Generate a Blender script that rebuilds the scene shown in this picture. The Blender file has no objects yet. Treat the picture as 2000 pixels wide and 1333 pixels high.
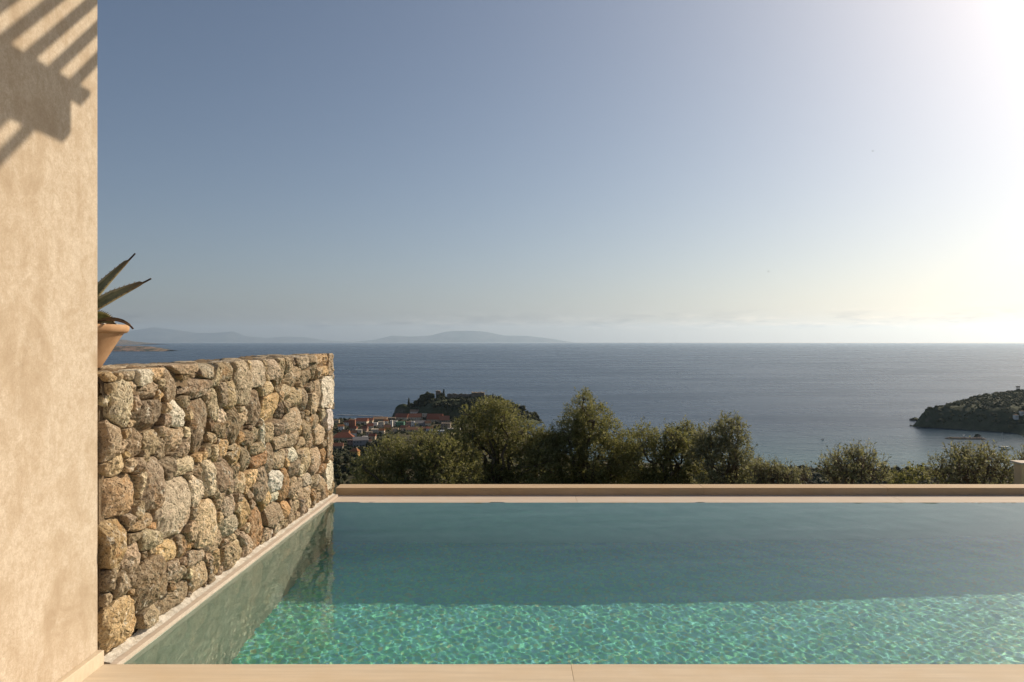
import bpy, bmesh, math, random
import numpy as np
from mathutils import Vector, Matrix, noise as mnoise

R = math.radians
random.seed(7)
RNG = np.random.default_rng(7)
SC = bpy.context.scene
COL = SC.collection

# ------------------------------------------------------------------ camera
EYE = 1.5
F = 1444.0                       # focal length in photo pixels (2000 wide)
cam_d = bpy.data.cameras.new("camera")
cam_d.sensor_width = 36.0
cam_d.lens = 36.0 * F / 2000.0
cam_d.clip_start = 0.1
cam_d.clip_end = 200000.0
cam = bpy.data.objects.new("camera", cam_d)
COL.objects.link(cam)
cam.location = (0, 0, EYE)
cam.rotation_euler = (R(90), 0, 0)
SC.camera = cam

# ------------------------------------------------------------------ sun + sky
SUN_AZ, SUN_EL = 52.0, 30.3       # azimuth from +Y towards +X
SUN_DIR = Vector((math.sin(R(SUN_AZ)) * math.cos(R(SUN_EL)),
                  math.cos(R(SUN_AZ)) * math.cos(R(SUN_EL)), math.sin(R(SUN_EL))))
sun_d = bpy.data.lights.new("sun", 'SUN')
sun_d.energy = 3.4
sun_d.angle = R(0.5)
sun_d.color = (1.0, 0.84, 0.64)
sun_d.cycles.is_caustics_light = True
sun = bpy.data.objects.new("sun", sun_d)
COL.objects.link(sun)
sun.rotation_euler = (-SUN_DIR).to_track_quat('-Z', 'Y').to_euler()
sun.location = SUN_DIR * 40

world = bpy.data.worlds.new("World")
SC.world = world
world.use_nodes = True
SKY_STRENGTH = 0.05
EXPOSURE = 0.63
SC.view_settings.view_transform = 'Standard'
SC.view_settings.look = 'None'
SC.view_settings.exposure = EXPOSURE
SC.view_settings.gamma = 1.0
SC.view_settings.use_curve_mapping = False

SC.render.engine = 'CYCLES'
cy = SC.cycles
cy.use_denoising = True
cy.caustics_refractive = True
cy.caustics_reflective = True
cy.blur_glossy = 0.3
cy.max_bounces = 10
cy.diffuse_bounces = 3
cy.glossy_bounces = 4
cy.transmission_bounces = 6
cy.volume_bounces = 1
cy.transparent_max_bounces = 12
cy.sample_clamp_indirect = 6.0
cy.sample_clamp_direct = 0.0


class NT:
    """small helper for building node trees"""
    def __init__(self, tree):
        self.t = tree
        tree.nodes.clear()

    def n(self, typ, props=None, **ins):
        nd = self.t.nodes.new(typ)
        for k, v in (props or {}).items():
            setattr(nd, k, v)
        for k, v in ins.items():
            key = int(k[1:]) if (k[0] == 'i' and k[1:].isdigit()) else k.replace('_', ' ')
            sock = nd.inputs[key]
            if isinstance(v, bpy.types.NodeSocket):
                self.t.links.new(v, sock)
            else:
                sock.default_value = v
        return nd

    def math(self, op, a, b=0.0, c=0.0, clamp=False):
        nd = self.n('ShaderNodeMath', {'operation': op, 'use_clamp': clamp}, i0=a, i1=b, i2=c)
        return nd.outputs[0]

    def vmath(self, op, a, b=(0, 0, 0)):
        nd = self.n('ShaderNodeVectorMath', {'operation': op}, i0=a, i1=b)
        return nd.outputs['Value'] if op in ('DOT_PRODUCT', 'LENGTH', 'DISTANCE') else nd.outputs['Vector']

    def rng(self, v, a, b, c, d, interp='LINEAR'):
        nd = self.n('ShaderNodeMapRange', {'interpolation_type': interp, 'clamp': True})
        for i, x in enumerate((v, a, b, c, d)):
            if isinstance(x, bpy.types.NodeSocket):
                self.t.links.new(x, nd.inputs[i])
            else:
                nd.inputs[i].default_value = x
        return nd.outputs[0]

    def mix(self, fac, a, b, blend='MIX'):
        nd = self.n('ShaderNodeMix', {'data_type': 'RGBA', 'blend_type': blend})
        for key, v in ((0, fac), (6, a), (7, b)):
            s = nd.inputs[key]
            if isinstance(v, bpy.types.NodeSocket):
                self.t.links.new(v, s)
            elif key == 0:
                s.default_value = v
            else:
                s.default_value = tuple(v) + (1,) if len(v) == 3 else v
        return nd.outputs[2]

    def ramp(self, fac, stops, interp='LINEAR'):
        nd = self.n('ShaderNodeValToRGB', None, Fac=fac)
        cr = nd.color_ramp
        cr.interpolation = interp
        while len(cr.elements) < len(stops):
            cr.elements.new(0.5)
        for e, (p, c) in zip(cr.elements, stops):
            e.position = p
            e.color = tuple(c) + (1,) if len(c) == 3 else c
        return nd.outputs[0]

    def noise(self, vec, scale, detail=4, rough=0.55, dist=0.0, out=0):
        nd = self.n('ShaderNodeTexNoise', None, Vector=vec, Scale=scale, Detail=detail,
                    Roughness=rough, Distortion=dist)
        return nd.outputs[out]

    def voro(self, vec, scale, feature='F1', out='Distance', rand=1.0):
        nd = self.n('ShaderNodeTexVoronoi', {'feature': feature}, Vector=vec, Scale=scale, Randomness=rand)
        return nd.outputs[out]

    def bump(self, h, strength, dist, normal=None):
        nd = self.n('ShaderNodeBump', None, Height=h, Strength=strength, Distance=dist)
        if normal is not None:
            self.t.links.new(normal, nd.inputs['Normal'])
        return nd.outputs[0]

    def coord(self, which='Object'):
        return self.n('ShaderNodeTexCoord').outputs[which]

    def scaled(self, vec, s):
        return self.n('ShaderNodeMapping', None, Vector=vec, Scale=s).outputs[0]

    def link(self, a, b):
        self.t.links.new(a, b)


def material(name):
    m = bpy.data.materials.new(name)
    m.use_nodes = True
    return m, NT(m.node_tree)


def finish(nt, bsdf):
    o = nt.n('ShaderNodeOutputMaterial')
    nt.link(bsdf, o.inputs['Surface'])


def principled(nt, color, rough=0.8, normal=None, spec=0.3, **kw):
    nd = nt.n('ShaderNodeBsdfPrincipled')
    def put(k, v):
        s = nd.inputs[k]
        if isinstance(v, bpy.types.NodeSocket):
            nt.link(v, s)
        else:
            s.default_value = (tuple(v) + (1,)) if isinstance(v, (tuple, list)) and len(v) == 3 and s.type == 'RGBA' else v
    put('Base Color', color); put('Roughness', rough); put('Specular IOR Level', spec)
    if normal is not None:
        put('Normal', normal)
    for k, v in kw.items():
        put(k.replace('_', ' '), v)
    return nd.outputs[0]


# ------------------------------------------------------------------ world nodes
def build_world():
    nt = NT(world.node_tree)
    d = nt.vmath('NORMALIZE', nt.coord('Generated'))
    sep = nt.n('ShaderNodeSeparateXYZ', None, Vector=d)
    x, y, z = sep.outputs
    zc = nt.math('MAXIMUM', z, 0.004)           # the horizon colour goes on below the horizon
    dv = nt.n('ShaderNodeCombineXYZ', None, X=x, Y=y, Z=zc).outputs[0]
    sky = nt.n('ShaderNodeTexSky', {'sky_type': 'NISHITA', 'sun_disc': False,
                                    'sun_elevation': R(SUN_EL), 'sun_rotation': R(SUN_AZ),
                                    'altitude': 150.0, 'air_density': 1.0, 'dust_density': 0.9,
                                    'ozone_density': 1.4})
    nt.link(dv, sky.inputs[0])
    col = nt.mix(1.0, sky.outputs[0], (1.06, 0.97, 0.93), 'MULTIPLY')
    # the dusty layer near the horizon takes some of the yellow out of the low sky
    low = nt.math('EXPONENT', nt.math('MULTIPLY', zc, -11.0))
    sunang = nt.math('ARCCOSINE', nt.math('MINIMUM', nt.vmath('DOT_PRODUCT', d, tuple(SUN_DIR)), 0.99999))
    low = nt.math('MULTIPLY', low, nt.rng(sunang, 0.55, 1.05, 0.25, 1.0, 'SMOOTHSTEP'))
    col = nt.mix(low, col, nt.mix(1.0, col, (0.66, 0.74, 0.98), 'MULTIPLY'))
    # aureole round the sun
    ang = nt.math('ARCCOSINE', nt.math('MINIMUM', nt.vmath('DOT_PRODUCT', d, tuple(SUN_DIR)), 0.99999))
    au = nt.math('MULTIPLY', nt.math('EXPONENT', nt.math('MULTIPLY', ang, -57.3 / 10.5)), 36.0)
    glow = nt.mix(1.0, nt.n('ShaderNodeCombineXYZ', None, X=au, Y=au, Z=au).outputs[0], (1.0, 0.86, 0.70), 'MULTIPLY')
    col = nt.mix(1.0, col, glow, 'ADD')
    # low banks of thin cumulus far out over the sea
    az = nt.math('ARCTAN2', x, y)
    cv = nt.n('ShaderNodeCombineXYZ', None, X=nt.math('MULTIPLY', az, 22.0), Y=nt.math('MULTIPLY', z, 130.0), Z=3.7).outputs[0]
    cn = nt.noise(cv, 1.0, 7, 0.62, 0.3)
    bank = nt.noise(nt.n('ShaderNodeCombineXYZ', None, X=nt.math('MULTIPLY', az, 3.2), Y=0.0, Z=8.3).outputs[0], 1.0, 2, 0.5)
    win = nt.math('MULTIPLY', nt.rng(z, 0.012, 0.020, 0, 1, 'SMOOTHSTEP'), nt.rng(z, 0.022, 0.046, 1, 0, 'SMOOTHSTEP'))
    cm = nt.math('MULTIPLY', win, nt.rng(nt.math('ADD', cn, nt.math('MULTIPLY', nt.math('SUBTRACT', bank, 0.5), 0.5)), 0.43, 0.55, 0, 1, 'SMOOTHSTEP'))
    sh = nt.rng(nt.noise(nt.vmath('ADD', cv, (0.3, 0.55, 0)), 1.0, 6, 0.6, 0.3), 0.38, 0.64, 1.22, 0.60)
    cloud = nt.mix(1.0, col, nt.n('ShaderNodeCombineXYZ', None, X=nt.math('MULTIPLY', sh, 1.04), Y=sh, Z=nt.math('MULTIPLY', sh, 0.99)).outputs[0], 'MULTIPLY')
    col = nt.mix(nt.math('MULTIPLY', cm, 0.9), col, cloud)
    bg = nt.n('ShaderNodeBackground', None, Color=col, Strength=SKY_STRENGTH)
    o = nt.n('ShaderNodeOutputWorld')
    nt.link(bg.outputs[0], o.inputs['Surface'])


build_world()


# ------------------------------------------------------------------ object helpers
def tag(o, label=None, cat=None, group=None, kind=None):
    if label: o['label'] = label
    if cat: o['category'] = cat
    if group: o['group'] = group
    if kind: o['kind'] = kind
    return o


def empty(name, loc=(0, 0, 0), label=None, cat=None, group=None, parent=None):
    o = bpy.data.objects.new(name, None)
    COL.objects.link(o)
    o.location = loc
    o.empty_display_size = 0.1
    if parent: o.parent = parent
    return tag(o, label, cat, group)


def mesh_obj(name, verts, faces, mat=None, parent=None, smooth=False, loc=(0, 0, 0)):
    me = bpy.data.meshes.new(name)
    me.from_pydata([tuple(v) for v in verts], [], [tuple(f) for f in faces])
    me.update()
    if mat is not None:
        for m in (mat if isinstance(mat, (list, tuple)) else [mat]):
            me.materials.append(m)
    if smooth:
        me.polygons.foreach_set('use_smooth', [True] * len(me.polygons))
    o = bpy.data.objects.new(name, me)
    COL.objects.link(o)
    o.location = loc
    if parent: o.parent = parent
    return o


def grid_mesh(name, P, mat, parent=None, smooth=True):
    """P: (n, m, 3) array of points -> quad grid"""
    n, m, _ = P.shape
    idx = np.arange(n * m).reshape(n, m)
    f = np.stack([idx[:-1, :-1], idx[1:, :-1], idx[1:, 1:], idx[:-1, 1:]], -1).reshape(-1, 4)
    me = bpy.data.meshes.new(name)
    me.vertices.add(n * m)
    me.vertices.foreach_set('co', P.reshape(-1).astype(np.float32))
    me.loops.add(f.size)
    me.loops.foreach_set('vertex_index', f.reshape(-1).astype(np.int32))
    me.polygons.add(len(f))
    me.polygons.foreach_set('loop_start', np.arange(0, f.size, 4, dtype=np.int32))
    me.polygons.foreach_set('use_smooth', np.full(len(f), smooth))
    me.update(calc_edges=True)
    me.materials.append(mat)
    o = bpy.data.objects.new(name, me)
    COL.objects.link(o)
    if parent: o.parent = parent
    return o


def big_mesh(name, V, Fq, mat, parent=None, smooth=False, link=True):
    """V (n,3), Fq (k, 3 or 4) arrays"""
    V = np.asarray(V, np.float32); Fq = np.asarray(Fq, np.int32)
    k = Fq.shape[1]
    me = bpy.data.meshes.new(name)
    me.vertices.add(len(V)); me.vertices.foreach_set('co', V.reshape(-1))
    me.loops.add(Fq.size); me.loops.foreach_set('vertex_index', Fq.reshape(-1))
    me.polygons.add(len(Fq)); me.polygons.foreach_set('loop_start', np.arange(0, Fq.size, k, dtype=np.int32))
    me.polygons.foreach_set('use_smooth', np.full(len(Fq), smooth))
    me.update(calc_edges=True)
    for m in (mat if isinstance(mat, (list, tuple)) else [mat]):
        me.materials.append(m)
    o = bpy.data.objects.new(name, me)
    if link: COL.objects.link(o)
    if parent: o.parent = parent
    return o


def box_obj(name, lo, hi, mat, parent=None, bevel=0.0, seg=2):
    """box in world axes; the object's origin sits at its centre"""
    lo = Vector(lo); hi = Vector(hi); c = (lo + hi) / 2; h = (hi - lo) / 2
    bm = bmesh.new()
    bmesh.ops.create_cube(bm, size=2.0)
    for v in bm.verts:
        v.co = Vector((v.co.x * h.x, v.co.y * h.y, v.co.z * h.z))
    if bevel > 0:
        bmesh.ops.bevel(bm, geom=list(bm.edges), offset=bevel, segments=seg, affect='EDGES', profile=0.5)
    me = bpy.data.meshes.new(name)
    bm.to_mesh(me); bm.free()
    me.materials.append(mat)
    o = bpy.data.objects.new(name, me)
    COL.objects.link(o)
    o.location = c
    if parent: o.parent = parent; o.location = c - parent.location
    return o


def at(u, v, Y):
    """photo pixel at depth Y -> world point"""
    return Vector(((u - 1000.0) / F * Y, Y, EYE - (v - 666.0) / F * Y))


def fbm(x, y, z, sc, octv=4):
    s = 0.0; a = 1.0; t = 0.0
    for _ in range(octv):
        s += a * mnoise.noise(Vector((x * sc, y * sc, z * sc))); t += a
        a *= 0.5; sc *= 2.03
    return s / t
# ================================================================== NEAR STRUCTURE
DECK_Z = 0.0
WATER_Z = -0.0262
Y_NEAR = EYE * F / 631.0              # 3.433 deck edge
Y_FAR = 6.98                          # inner edge of the weir
Y_WEIR = 7.32                         # back of the weir, foot of the far kerb
POOL_D = 1.33
X_RIGHT = 7.4
WA = Vector((-1.872, 3.43)); WB = Vector((-1.738, 7.24))     # foot line of the stone wall
WDIR = (WB - WA).normalized()


def wall_x(y, off=0.0):
    return WA.x + (WB.x - WA.x) * (y - WA.y) / (WB.y - WA.y) + off


def mat_limestone(name, tone, var=0.12, grain=(2.0, 40.0, 20.0)):
    m, nt = material(name)
    co = nt.coord('Object')
    info = nt.n('ShaderNodeObjectInfo').outputs['Random']
    off = nt.vmath('ADD', co, nt.n('ShaderNodeCombineXYZ', None, X=nt.math('MULTIPLY', info, 37.0), Y=info, Z=info).outputs[0])
    n1 = nt.noise(nt.scaled(off, grain), 1.0, 5, 0.6)
    n2 = nt.noise(off, 5.0, 4, 0.6)
    n3 = nt.noise(off, 160.0, 2, 0.6)
    dark = tuple(c * (1 - 1.6 * var) for c in tone)
    lite = tuple(min(1, c * (1 + var)) for c in tone)
    c = nt.mix(nt.rng(n1, 0.3, 0.7, 0, 1), dark, lite)
    c = nt.mix(nt.rng(n2, 0.35, 0.75, 0, 0.6), c, tuple(v * f for v, f in zip(tone, (0.92, 0.86, 0.76))))
    c = nt.mix(nt.rng(n3, 0.62, 0.8, 0, 0.35), c, tuple(v * 0.6 for v in tone))
    nb = nt.bump(nt.math('ADD', n3, nt.math('MULTIPLY', n1, 0.5)), 0.15, 0.004)
    finish(nt, principled(nt, c, 0.75, nb, 0.25))
    return m


M_DECK = mat_limestone('deck_limestone', (0.60, 0.51, 0.39), 0.07)
M_WEIR = mat_limestone('weir_limestone', (0.55, 0.475, 0.40), 0.08)
M_KERB = mat_limestone('kerb_limestone', (0.51, 0.385, 0.25), 0.10)


def mat_stucco():
    m, nt = material('stucco_plaster')
    co = nt.coord('Object')
    streak = nt.noise(nt.scaled(co, (3.0, 5.0, 1.7)), 1.0, 6, 0.62, 0.6)
    blot = nt.noise(co, 4.2, 6, 0.62, 0.9)
    fine = nt.noise(co, 30.0, 6, 0.72, 0.4)
    grit = nt.noise(co, 220.0, 3, 0.65)
    c = nt.ramp(nt.math('ADD', nt.math('MULTIPLY', streak, 0.5), nt.math('MULTIPLY', blot, 0.5)),
                [(0.36, (0.40, 0.315, 0.225)), (0.45, (0.51, 0.425, 0.325)), (0.54, (0.62, 0.545, 0.445)), (0.64, (0.52, 0.44, 0.345))])
    c = nt.mix(nt.rng(fine, 0.40, 0.66, 0, 0.7), c, (0.43, 0.345, 0.25))
    c = nt.mix(nt.rng(nt.noise(co, 9.0, 5, 0.6, 0.5), 0.58, 0.70, 0, 0.45), c, (0.62, 0.555, 0.465))
    c = nt.mix(nt.rng(nt.noise(co, 130.0, 4, 0.7), 0.40, 0.62, 0.38, 0), c, (0.36, 0.285, 0.205))
    pits = nt.math('MULTIPLY', nt.rng(nt.voro(nt.scaled(co, (70, 70, 48)), 1.0), 0.0, 0.20, 1, 0),
                   nt.rng(nt.noise(co, 5.0, 3), 0.50, 0.62, 0, 1))
    c = nt.mix(nt.math('MULTIPLY', pits, 0.65), c, (0.26, 0.19, 0.13))
    h = nt.math('ADD', nt.math('MULTIPLY', fine, 0.8), nt.math('MULTIPLY', grit, 0.3))
    h = nt.math('SUBTRACT', h, nt.math('MULTIPLY', pits, 0.5))
    h = nt.math('ADD', h, nt.math('MULTIPLY', blot, 1.2))
    finish(nt, principled(nt, c, 0.92, nt.bump(h, 0.32, 0.006), 0.12))
    return m


M_STUCCO = mat_stucco()

# ---- stucco house wall on the left with its plinth
WALL_X = -1.915
sw = empty('stucco_wall', (WALL_X, 1.0, 0), 'cream plaster house wall in striped shade at the left edge', 'wall')
box_obj('plaster_face', (WALL_X - 0.36, -2.6, 0.066), (WALL_X, 3.42, 5.2), M_STUCCO, sw, bevel=0.006)
for a, b in ((-2.6, -0.6), (-0.6, 1.4), (1.4, 3.43)):
    box_obj('plinth_tile', (WALL_X - 0.355, a + 0.001, 0.0), (WALL_X + 0.024, b - 0.001, 0.068), M_DECK, sw, bevel=0.003)

# ---- deck slabs in front of the pool
deck = empty('pool_deck', (0, 2.4, 0)); tag(deck, kind='structure')
dx = 0.273 - 2.62 * 2
xs = [dx + 2.62 * k for k in range(7)]
for j, (ya, yb) in enumerate(((Y_NEAR - 0.45, Y_NEAR), (Y_NEAR - 1.65, Y_NEAR - 0.45), (Y_NEAR - 2.85, Y_NEAR - 1.65), (Y_NEAR - 4.05, Y_NEAR - 2.85), (Y_NEAR - 6.6, Y_NEAR - 4.05), (Y_NEAR - 9.2, Y_NEAR - 6.6))):
    for k in range(len(xs) - 1):
        o_ = 0.0 if j == 0 else (1.3 if j % 2 else 0.0)
        a, b = xs[k] + o_, xs[k + 1] + o_
        if b < -2.4: continue
        box_obj('slab', (max(a, -2.45) + 0.0007, ya + 0.0007, -0.045), (b - 0.0007, yb - 0.0007, DECK_Z), M_DECK, deck, bevel=0.0012)
box_obj('deck_base', (-2.6, -5.8, -1.9), (X_RIGHT + 0.6, Y_NEAR - 0.012, -0.047), M_KERB, deck)


# ---- pool basin
def mat_rainbow_floor():
    m, nt = material('painted_rainbow_floor')  # cell tints paint the rainbow of dispersed caustics onto a plain green floor
    co = nt.coord('Object')
    def cells(sc):
        v = nt.n('ShaderNodeTexVoronoi', {'feature': 'F1'}, Vector=co, Scale=sc, Randomness=0.55)
        return v.outputs['Color']
    r1 = nt.n('ShaderNodeSeparateColor', None, Color=cells(44.0))
    col = nt.ramp(r1.outputs[0], [(0.0, (0.066, 0.464, 0.464)), (0.18, (0.088, 0.610, 0.415)), (0.34, (0.066, 0.476, 0.549)),
                                  (0.50, (0.110, 0.634, 0.354)), (0.64, (0.077, 0.573, 0.500)), (0.76, (0.154, 0.464, 0.268)),
                                  (0.86, (0.220, 0.586, 0.293)), (0.92, (0.077, 0.415, 0.561)), (0.97, (0.286, 0.439, 0.244))], 'CONSTANT')
    col = nt.mix(0.24, col, (0.550, 0.756, 0.634))
    dst = nt.voro(co, 44.0, 'DISTANCE_TO_EDGE', 'Distance', 0.55)
    col = nt.mix(nt.rng(dst, 0.02, 0.06, 0.7, 0), col, (0.132, 0.488, 0.415))
    finish(nt, principled(nt, col, 0.3, None, 0.5))
    return m


def mat_pool_wall(name, a, b):
    m, nt = material(name)
    co = nt.coord('Object')
    n = nt.noise(co, 6.0, 4, 0.6)
    c = nt.mix(nt.rng(n, 0.3, 0.7, 0, 1), a, b)
    finish(nt, principled(nt, c, 0.8, None, 0.2))
    return m


def mat_water():
    m, nt = material('pool_water')
    rf = nt.n('ShaderNodeBsdfRefraction', None, Color=(0.97, 1.0, 0.99, 1), Roughness=0.0, IOR=1.333)
    gl = nt.n('ShaderNodeBsdfGlossy', None, Color=(1, 1, 1, 1), Roughness=0.0)
    fr = nt.math('MULTIPLY', nt.n('ShaderNodeFresnel', None, IOR=1.333).outputs[0], 0.96)
    mx = nt.n('ShaderNodeMixShader', None, i0=fr, i1=rf.outputs[0], i2=gl.outputs[0])
    finish(nt, mx.outputs[0])
    return m


M_RAINBOW_FLOOR, M_PWALL, M_WATER = mat_rainbow_floor(), mat_pool_wall('pool_wall_render', (0.25, 0.52, 0.45), (0.32, 0.60, 0.52)), mat_water()
M_SIDE = mat_pool_wall('side_wall_render', (0.46, 0.47, 0.39), (0.60, 0.60, 0.51))
pool = empty('pool_basin', (2, 5, -POOL_D)); tag(pool, kind='structure')
Zf = WATER_Z - POOL_D


def quad_part(name, pts, mat, parent):
    c = sum((Vector(p) for p in pts), Vector()) / len(pts)
    o = mesh_obj(name, [Vector(p) - c for p in pts], [tuple(range(len(pts)))], mat, None, False, c)
    o.parent = parent; o.location = c - parent.location
    return o


pl = 0.036                                   # width of the mortar ledge between stones and water
def PX(y): return wall_x(y, pl)
parts = [
    quad_part('pool_floor', [(PX(Y_NEAR), Y_NEAR, Zf), (X_RIGHT, Y_NEAR, Zf), (X_RIGHT, Y_FAR, Zf), (PX(Y_FAR), Y_FAR, Zf)], M_RAINBOW_FLOOR, pool),
    quad_part('side_wall', [(PX(Y_NEAR), Y_NEAR, Zf), (PX(Y_FAR), Y_FAR, Zf), (PX(Y_FAR), Y_FAR, -0.023), (PX(Y_NEAR), Y_NEAR, -0.023)], M_SIDE, pool),
    quad_part('side_wall', [(X_RIGHT, Y_NEAR, Zf), (X_RIGHT, Y_NEAR, 0.0), (X_RIGHT, Y_FAR, 0.0), (X_RIGHT, Y_FAR, Zf)], M_PWALL, pool),
    quad_part('near_wall', [(PX(Y_NEAR), Y_NEAR, Zf), (PX(Y_NEAR), Y_NEAR, -0.046), (X_RIGHT, Y_NEAR, -0.046), (X_RIGHT, Y_NEAR, Zf)], M_PWALL, pool),
    quad_part('far_wall', [(PX(Y_FAR), Y_FAR, Zf), (X_RIGHT, Y_FAR, Zf), (X_RIGHT, Y_FAR, -0.0272), (PX(Y_FAR), Y_FAR, -0.0272)], M_PWALL, pool),
]
for p in parts:
    p.cycles.is_caustics_receiver = True

# ---- pool water: real ripples
def make_water():
    st = 0.0080
    xs_ = np.arange(-1.9, X_RIGHT + 0.1, st * 1.15)
    ys_ = np.arange(Y_NEAR - 0.0, Y_FAR + 0.03, st)
    X, Y = np.meshgrid(xs_, ys_, indexing='ij')
    Xl = PX(Y)
    t = (X - xs_[0]) / (xs_[-1] - xs_[0])
    X = Xl + t * (X_RIGHT - Xl)
    Z = np.zeros_like(X)
    rg = np.random.default_rng(3)
    for lam, amp, k in ((0.75, 0.0005, 5), (0.30, 0.00025, 8), (0.15, 0.00009, 12), (0.088, 0.000068, 16), (0.056, 0.000055, 18), (0.044, 0.000012, 12)):
        for _ in range(k):
            th = rg.normal(0.15, 0.75) if lam > 0.2 else rg.uniform(-1.57, 1.57); l = lam * rg.uniform(0.68, 1.45)
            kx, ky = 2 * np.pi / l * np.sin(th), 2 * np.pi / l * np.cos(th)
            Z += amp / math.sqrt(k) * 1.4 * np.sin(kx * X + ky * Y + rg.uniform(0, 6.28))
    P = np.stack([X, Y, WATER_Z + Z], -1)
    o = grid_mesh('pool_water', P, M_WATER)
    o.cycles.is_caustics_caster = True
    tag(o, kind='structure')
    return o


make_water()

# ---- weir slabs and far kerb
weir = empty('overflow_weir', (2, Y_FAR, 0)); tag(weir, kind='structure')
joints = [-1.80, 0.62, 3.72, 6.3, 8.4]
for a, b in zip(joints[:-1], joints[1:]):
    box_obj('coping_slab', (a + 0.0005, Y_FAR + 0.001, -0.06), (b - 0.0005, Y_WEIR - 0.001, -0.0254), M_WEIR, weir, bevel=0.0015)
kerb = empty('far_kerb', (2, Y_WEIR, 0)); tag(kerb, kind='structure')
for a, b in zip([-1.745, -0.9, 1.9, 3.72, 5.9], [-0.9, 1.9, 3.72, 5.9, 8.4]):
    box_obj('kerb_slab', (a + 0.0005, Y_WEIR, -0.06), (b - 0.0005, Y_WEIR + 0.19, 0.046), M_KERB, kerb, bevel=0.002)
# ================================================================== SEA, LAND, MOUNTAINS, HAZE
SEA = EYE - 150.0


def sea_y(v):
    return 150.0 * F / (v - 666.0)


def mat_sea():
    m, nt = material('sea_water')
    co = nt.coord('Object')
    w1 = nt.noise(nt.scaled(co, (0.05, 0.085, 1)), 1.0, 4, 0.6, 0.4)
    w2 = nt.noise(nt.scaled(co, (0.012, 0.020, 1)), 1.0, 3, 0.55, 0.3)
    w3 = nt.noise(nt.scaled(co, (0.0012, 0.004, 1)), 1.0, 4, 0.6)
    sep = nt.n('ShaderNodeSeparateXYZ', None, Vector=co).outputs
    # pale shoal water along the bay: depth below the surface by distance from the beach
    shoal = nt.rng(nt.math('ADD', sep[1], nt.math('MULTIPLY', w2, 160.0)), 760.0, 1500.0, 1.0, 0.0, 'SMOOTHSTEP')
    body = nt.mix(shoal, (0.005, 0.025, 0.060), (0.046, 0.112, 0.120))
    body = nt.mix(nt.rng(w3, 0.35, 0.65, 0, 0.35), body, (0.012, 0.025, 0.050))
    h = nt.math('ADD', nt.math('MULTIPLY', w1, 1.0), nt.math('MULTIPLY', w2, 1.2))
    nb = nt.bump(h, 0.9, 1.5)
    finish(nt, principled(nt, body, nt.rng(w3, 0.35, 0.65, 0.24, 0.30), nb, 0.115, IOR=1.33))
    return m


M_SEA = mat_sea()
RS = 60000.0
ring = [(RS * math.sin(2 * math.pi * k / 96), RS * math.cos(2 * math.pi * k / 96), 0) for k in range(96)]
sea = mesh_obj('sea', ring, [tuple(range(95, -1, -1))], M_SEA, None, False, (0, 0, SEA))
tag(sea, kind='structure')

# ---- haze: one closed box of thin air round the whole scene
hm, hnt = material('haze_air')
hv = hnt.n('ShaderNodeVolumePrincipled')
hv.inputs['Color'].default_value = (0.63, 0.81, 1.0, 1)
hv.inputs['Density'].default_value = 1.3e-5
hv.inputs['Anisotropy'].default_value = 0.5
ho = hnt.n('ShaderNodeOutputMaterial')
hnt.link(hv.outputs[0], ho.inputs['Volume'])
hz = box_obj('haze', (-95000, -61000, SEA - 1.0), (95000, 96000, SEA + 2050.0), hm)
tag(hz, kind='stuff')


# ---- distant mountains
def mat_far(name, a, b, sc):
    m, nt = material(name)
    n = nt.noise(nt.coord('Object'), sc, 5, 0.6)
    finish(nt, principled(nt, nt.mix(nt.rng(n, 0.35, 0.65, 0, 1), a, b), 0.95, None, 0.05))
    return m


M_MOUNT = mat_far('mountain_scrub', (0.07, 0.08, 0.06), (0.16, 0.15, 0.12), 0.0008)


def ridge(name, pts, Y, depth, rough, mat, label=None, seed=0, nx=220, ny=22, sea_foot=True):
    us = np.array([p[0] for p in pts], float); vs = np.array([p[1] for p in pts], float)
    u = np.linspace(us[0], us[-1], nx); v = np.interp(u, us, vs)
    X = (u - 1000) / F * Y; H = np.maximum((666 - v) / F * Y + 150.0, 0.0)
    t = np.linspace(-1, 1, ny)
    P = np.zeros((nx, ny, 3))
    for j, tt in enumerate(t):
        prof = max(0.0, 1 - abs(tt) ** 1.3)
        for i in range(nx):
            n = fbm(X[i], tt * depth, seed * 91.7, rough, 4)
            n2 = fbm(X[i], tt * depth * 0.3, seed * 31.7 + 9, rough * 0.35, 3)
            h = H[i] * (prof * (1 + 0.55 * n * (1 - prof) + 0.06 * n * 0.5))
            P[i, j] = (X[i] + 0.25 * depth * n2 * abs(tt), Y + tt * depth * (1 + 0.3 * n2), SEA + max(h, 0) - 0.6)
    o = grid_mesh(name, P, mat, None, True)
    tag(o, kind='structure')
    return o


ridge('mountains', [(150, 668), (190, 655), (235, 649), (300, 639), (345, 644), (380, 650), (420, 650), (455, 647), (478, 656),
                    (520, 660), (565, 657), (600, 659), (640, 665), (690, 667.5)], 88000, 5000, 1 / 4200, M_MOUNT, seed=1)
ridge('mountains', [(690, 667.4), (735, 663), (765, 655.5), (800, 657), (842, 655), (868, 648), (890, 646), (925, 645.5), (952, 648),
                    (985, 655), (1030, 656), (1075, 661), (1112, 667.5)], 84000, 4500, 1 / 4000, M_MOUNT, seed=2)


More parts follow.
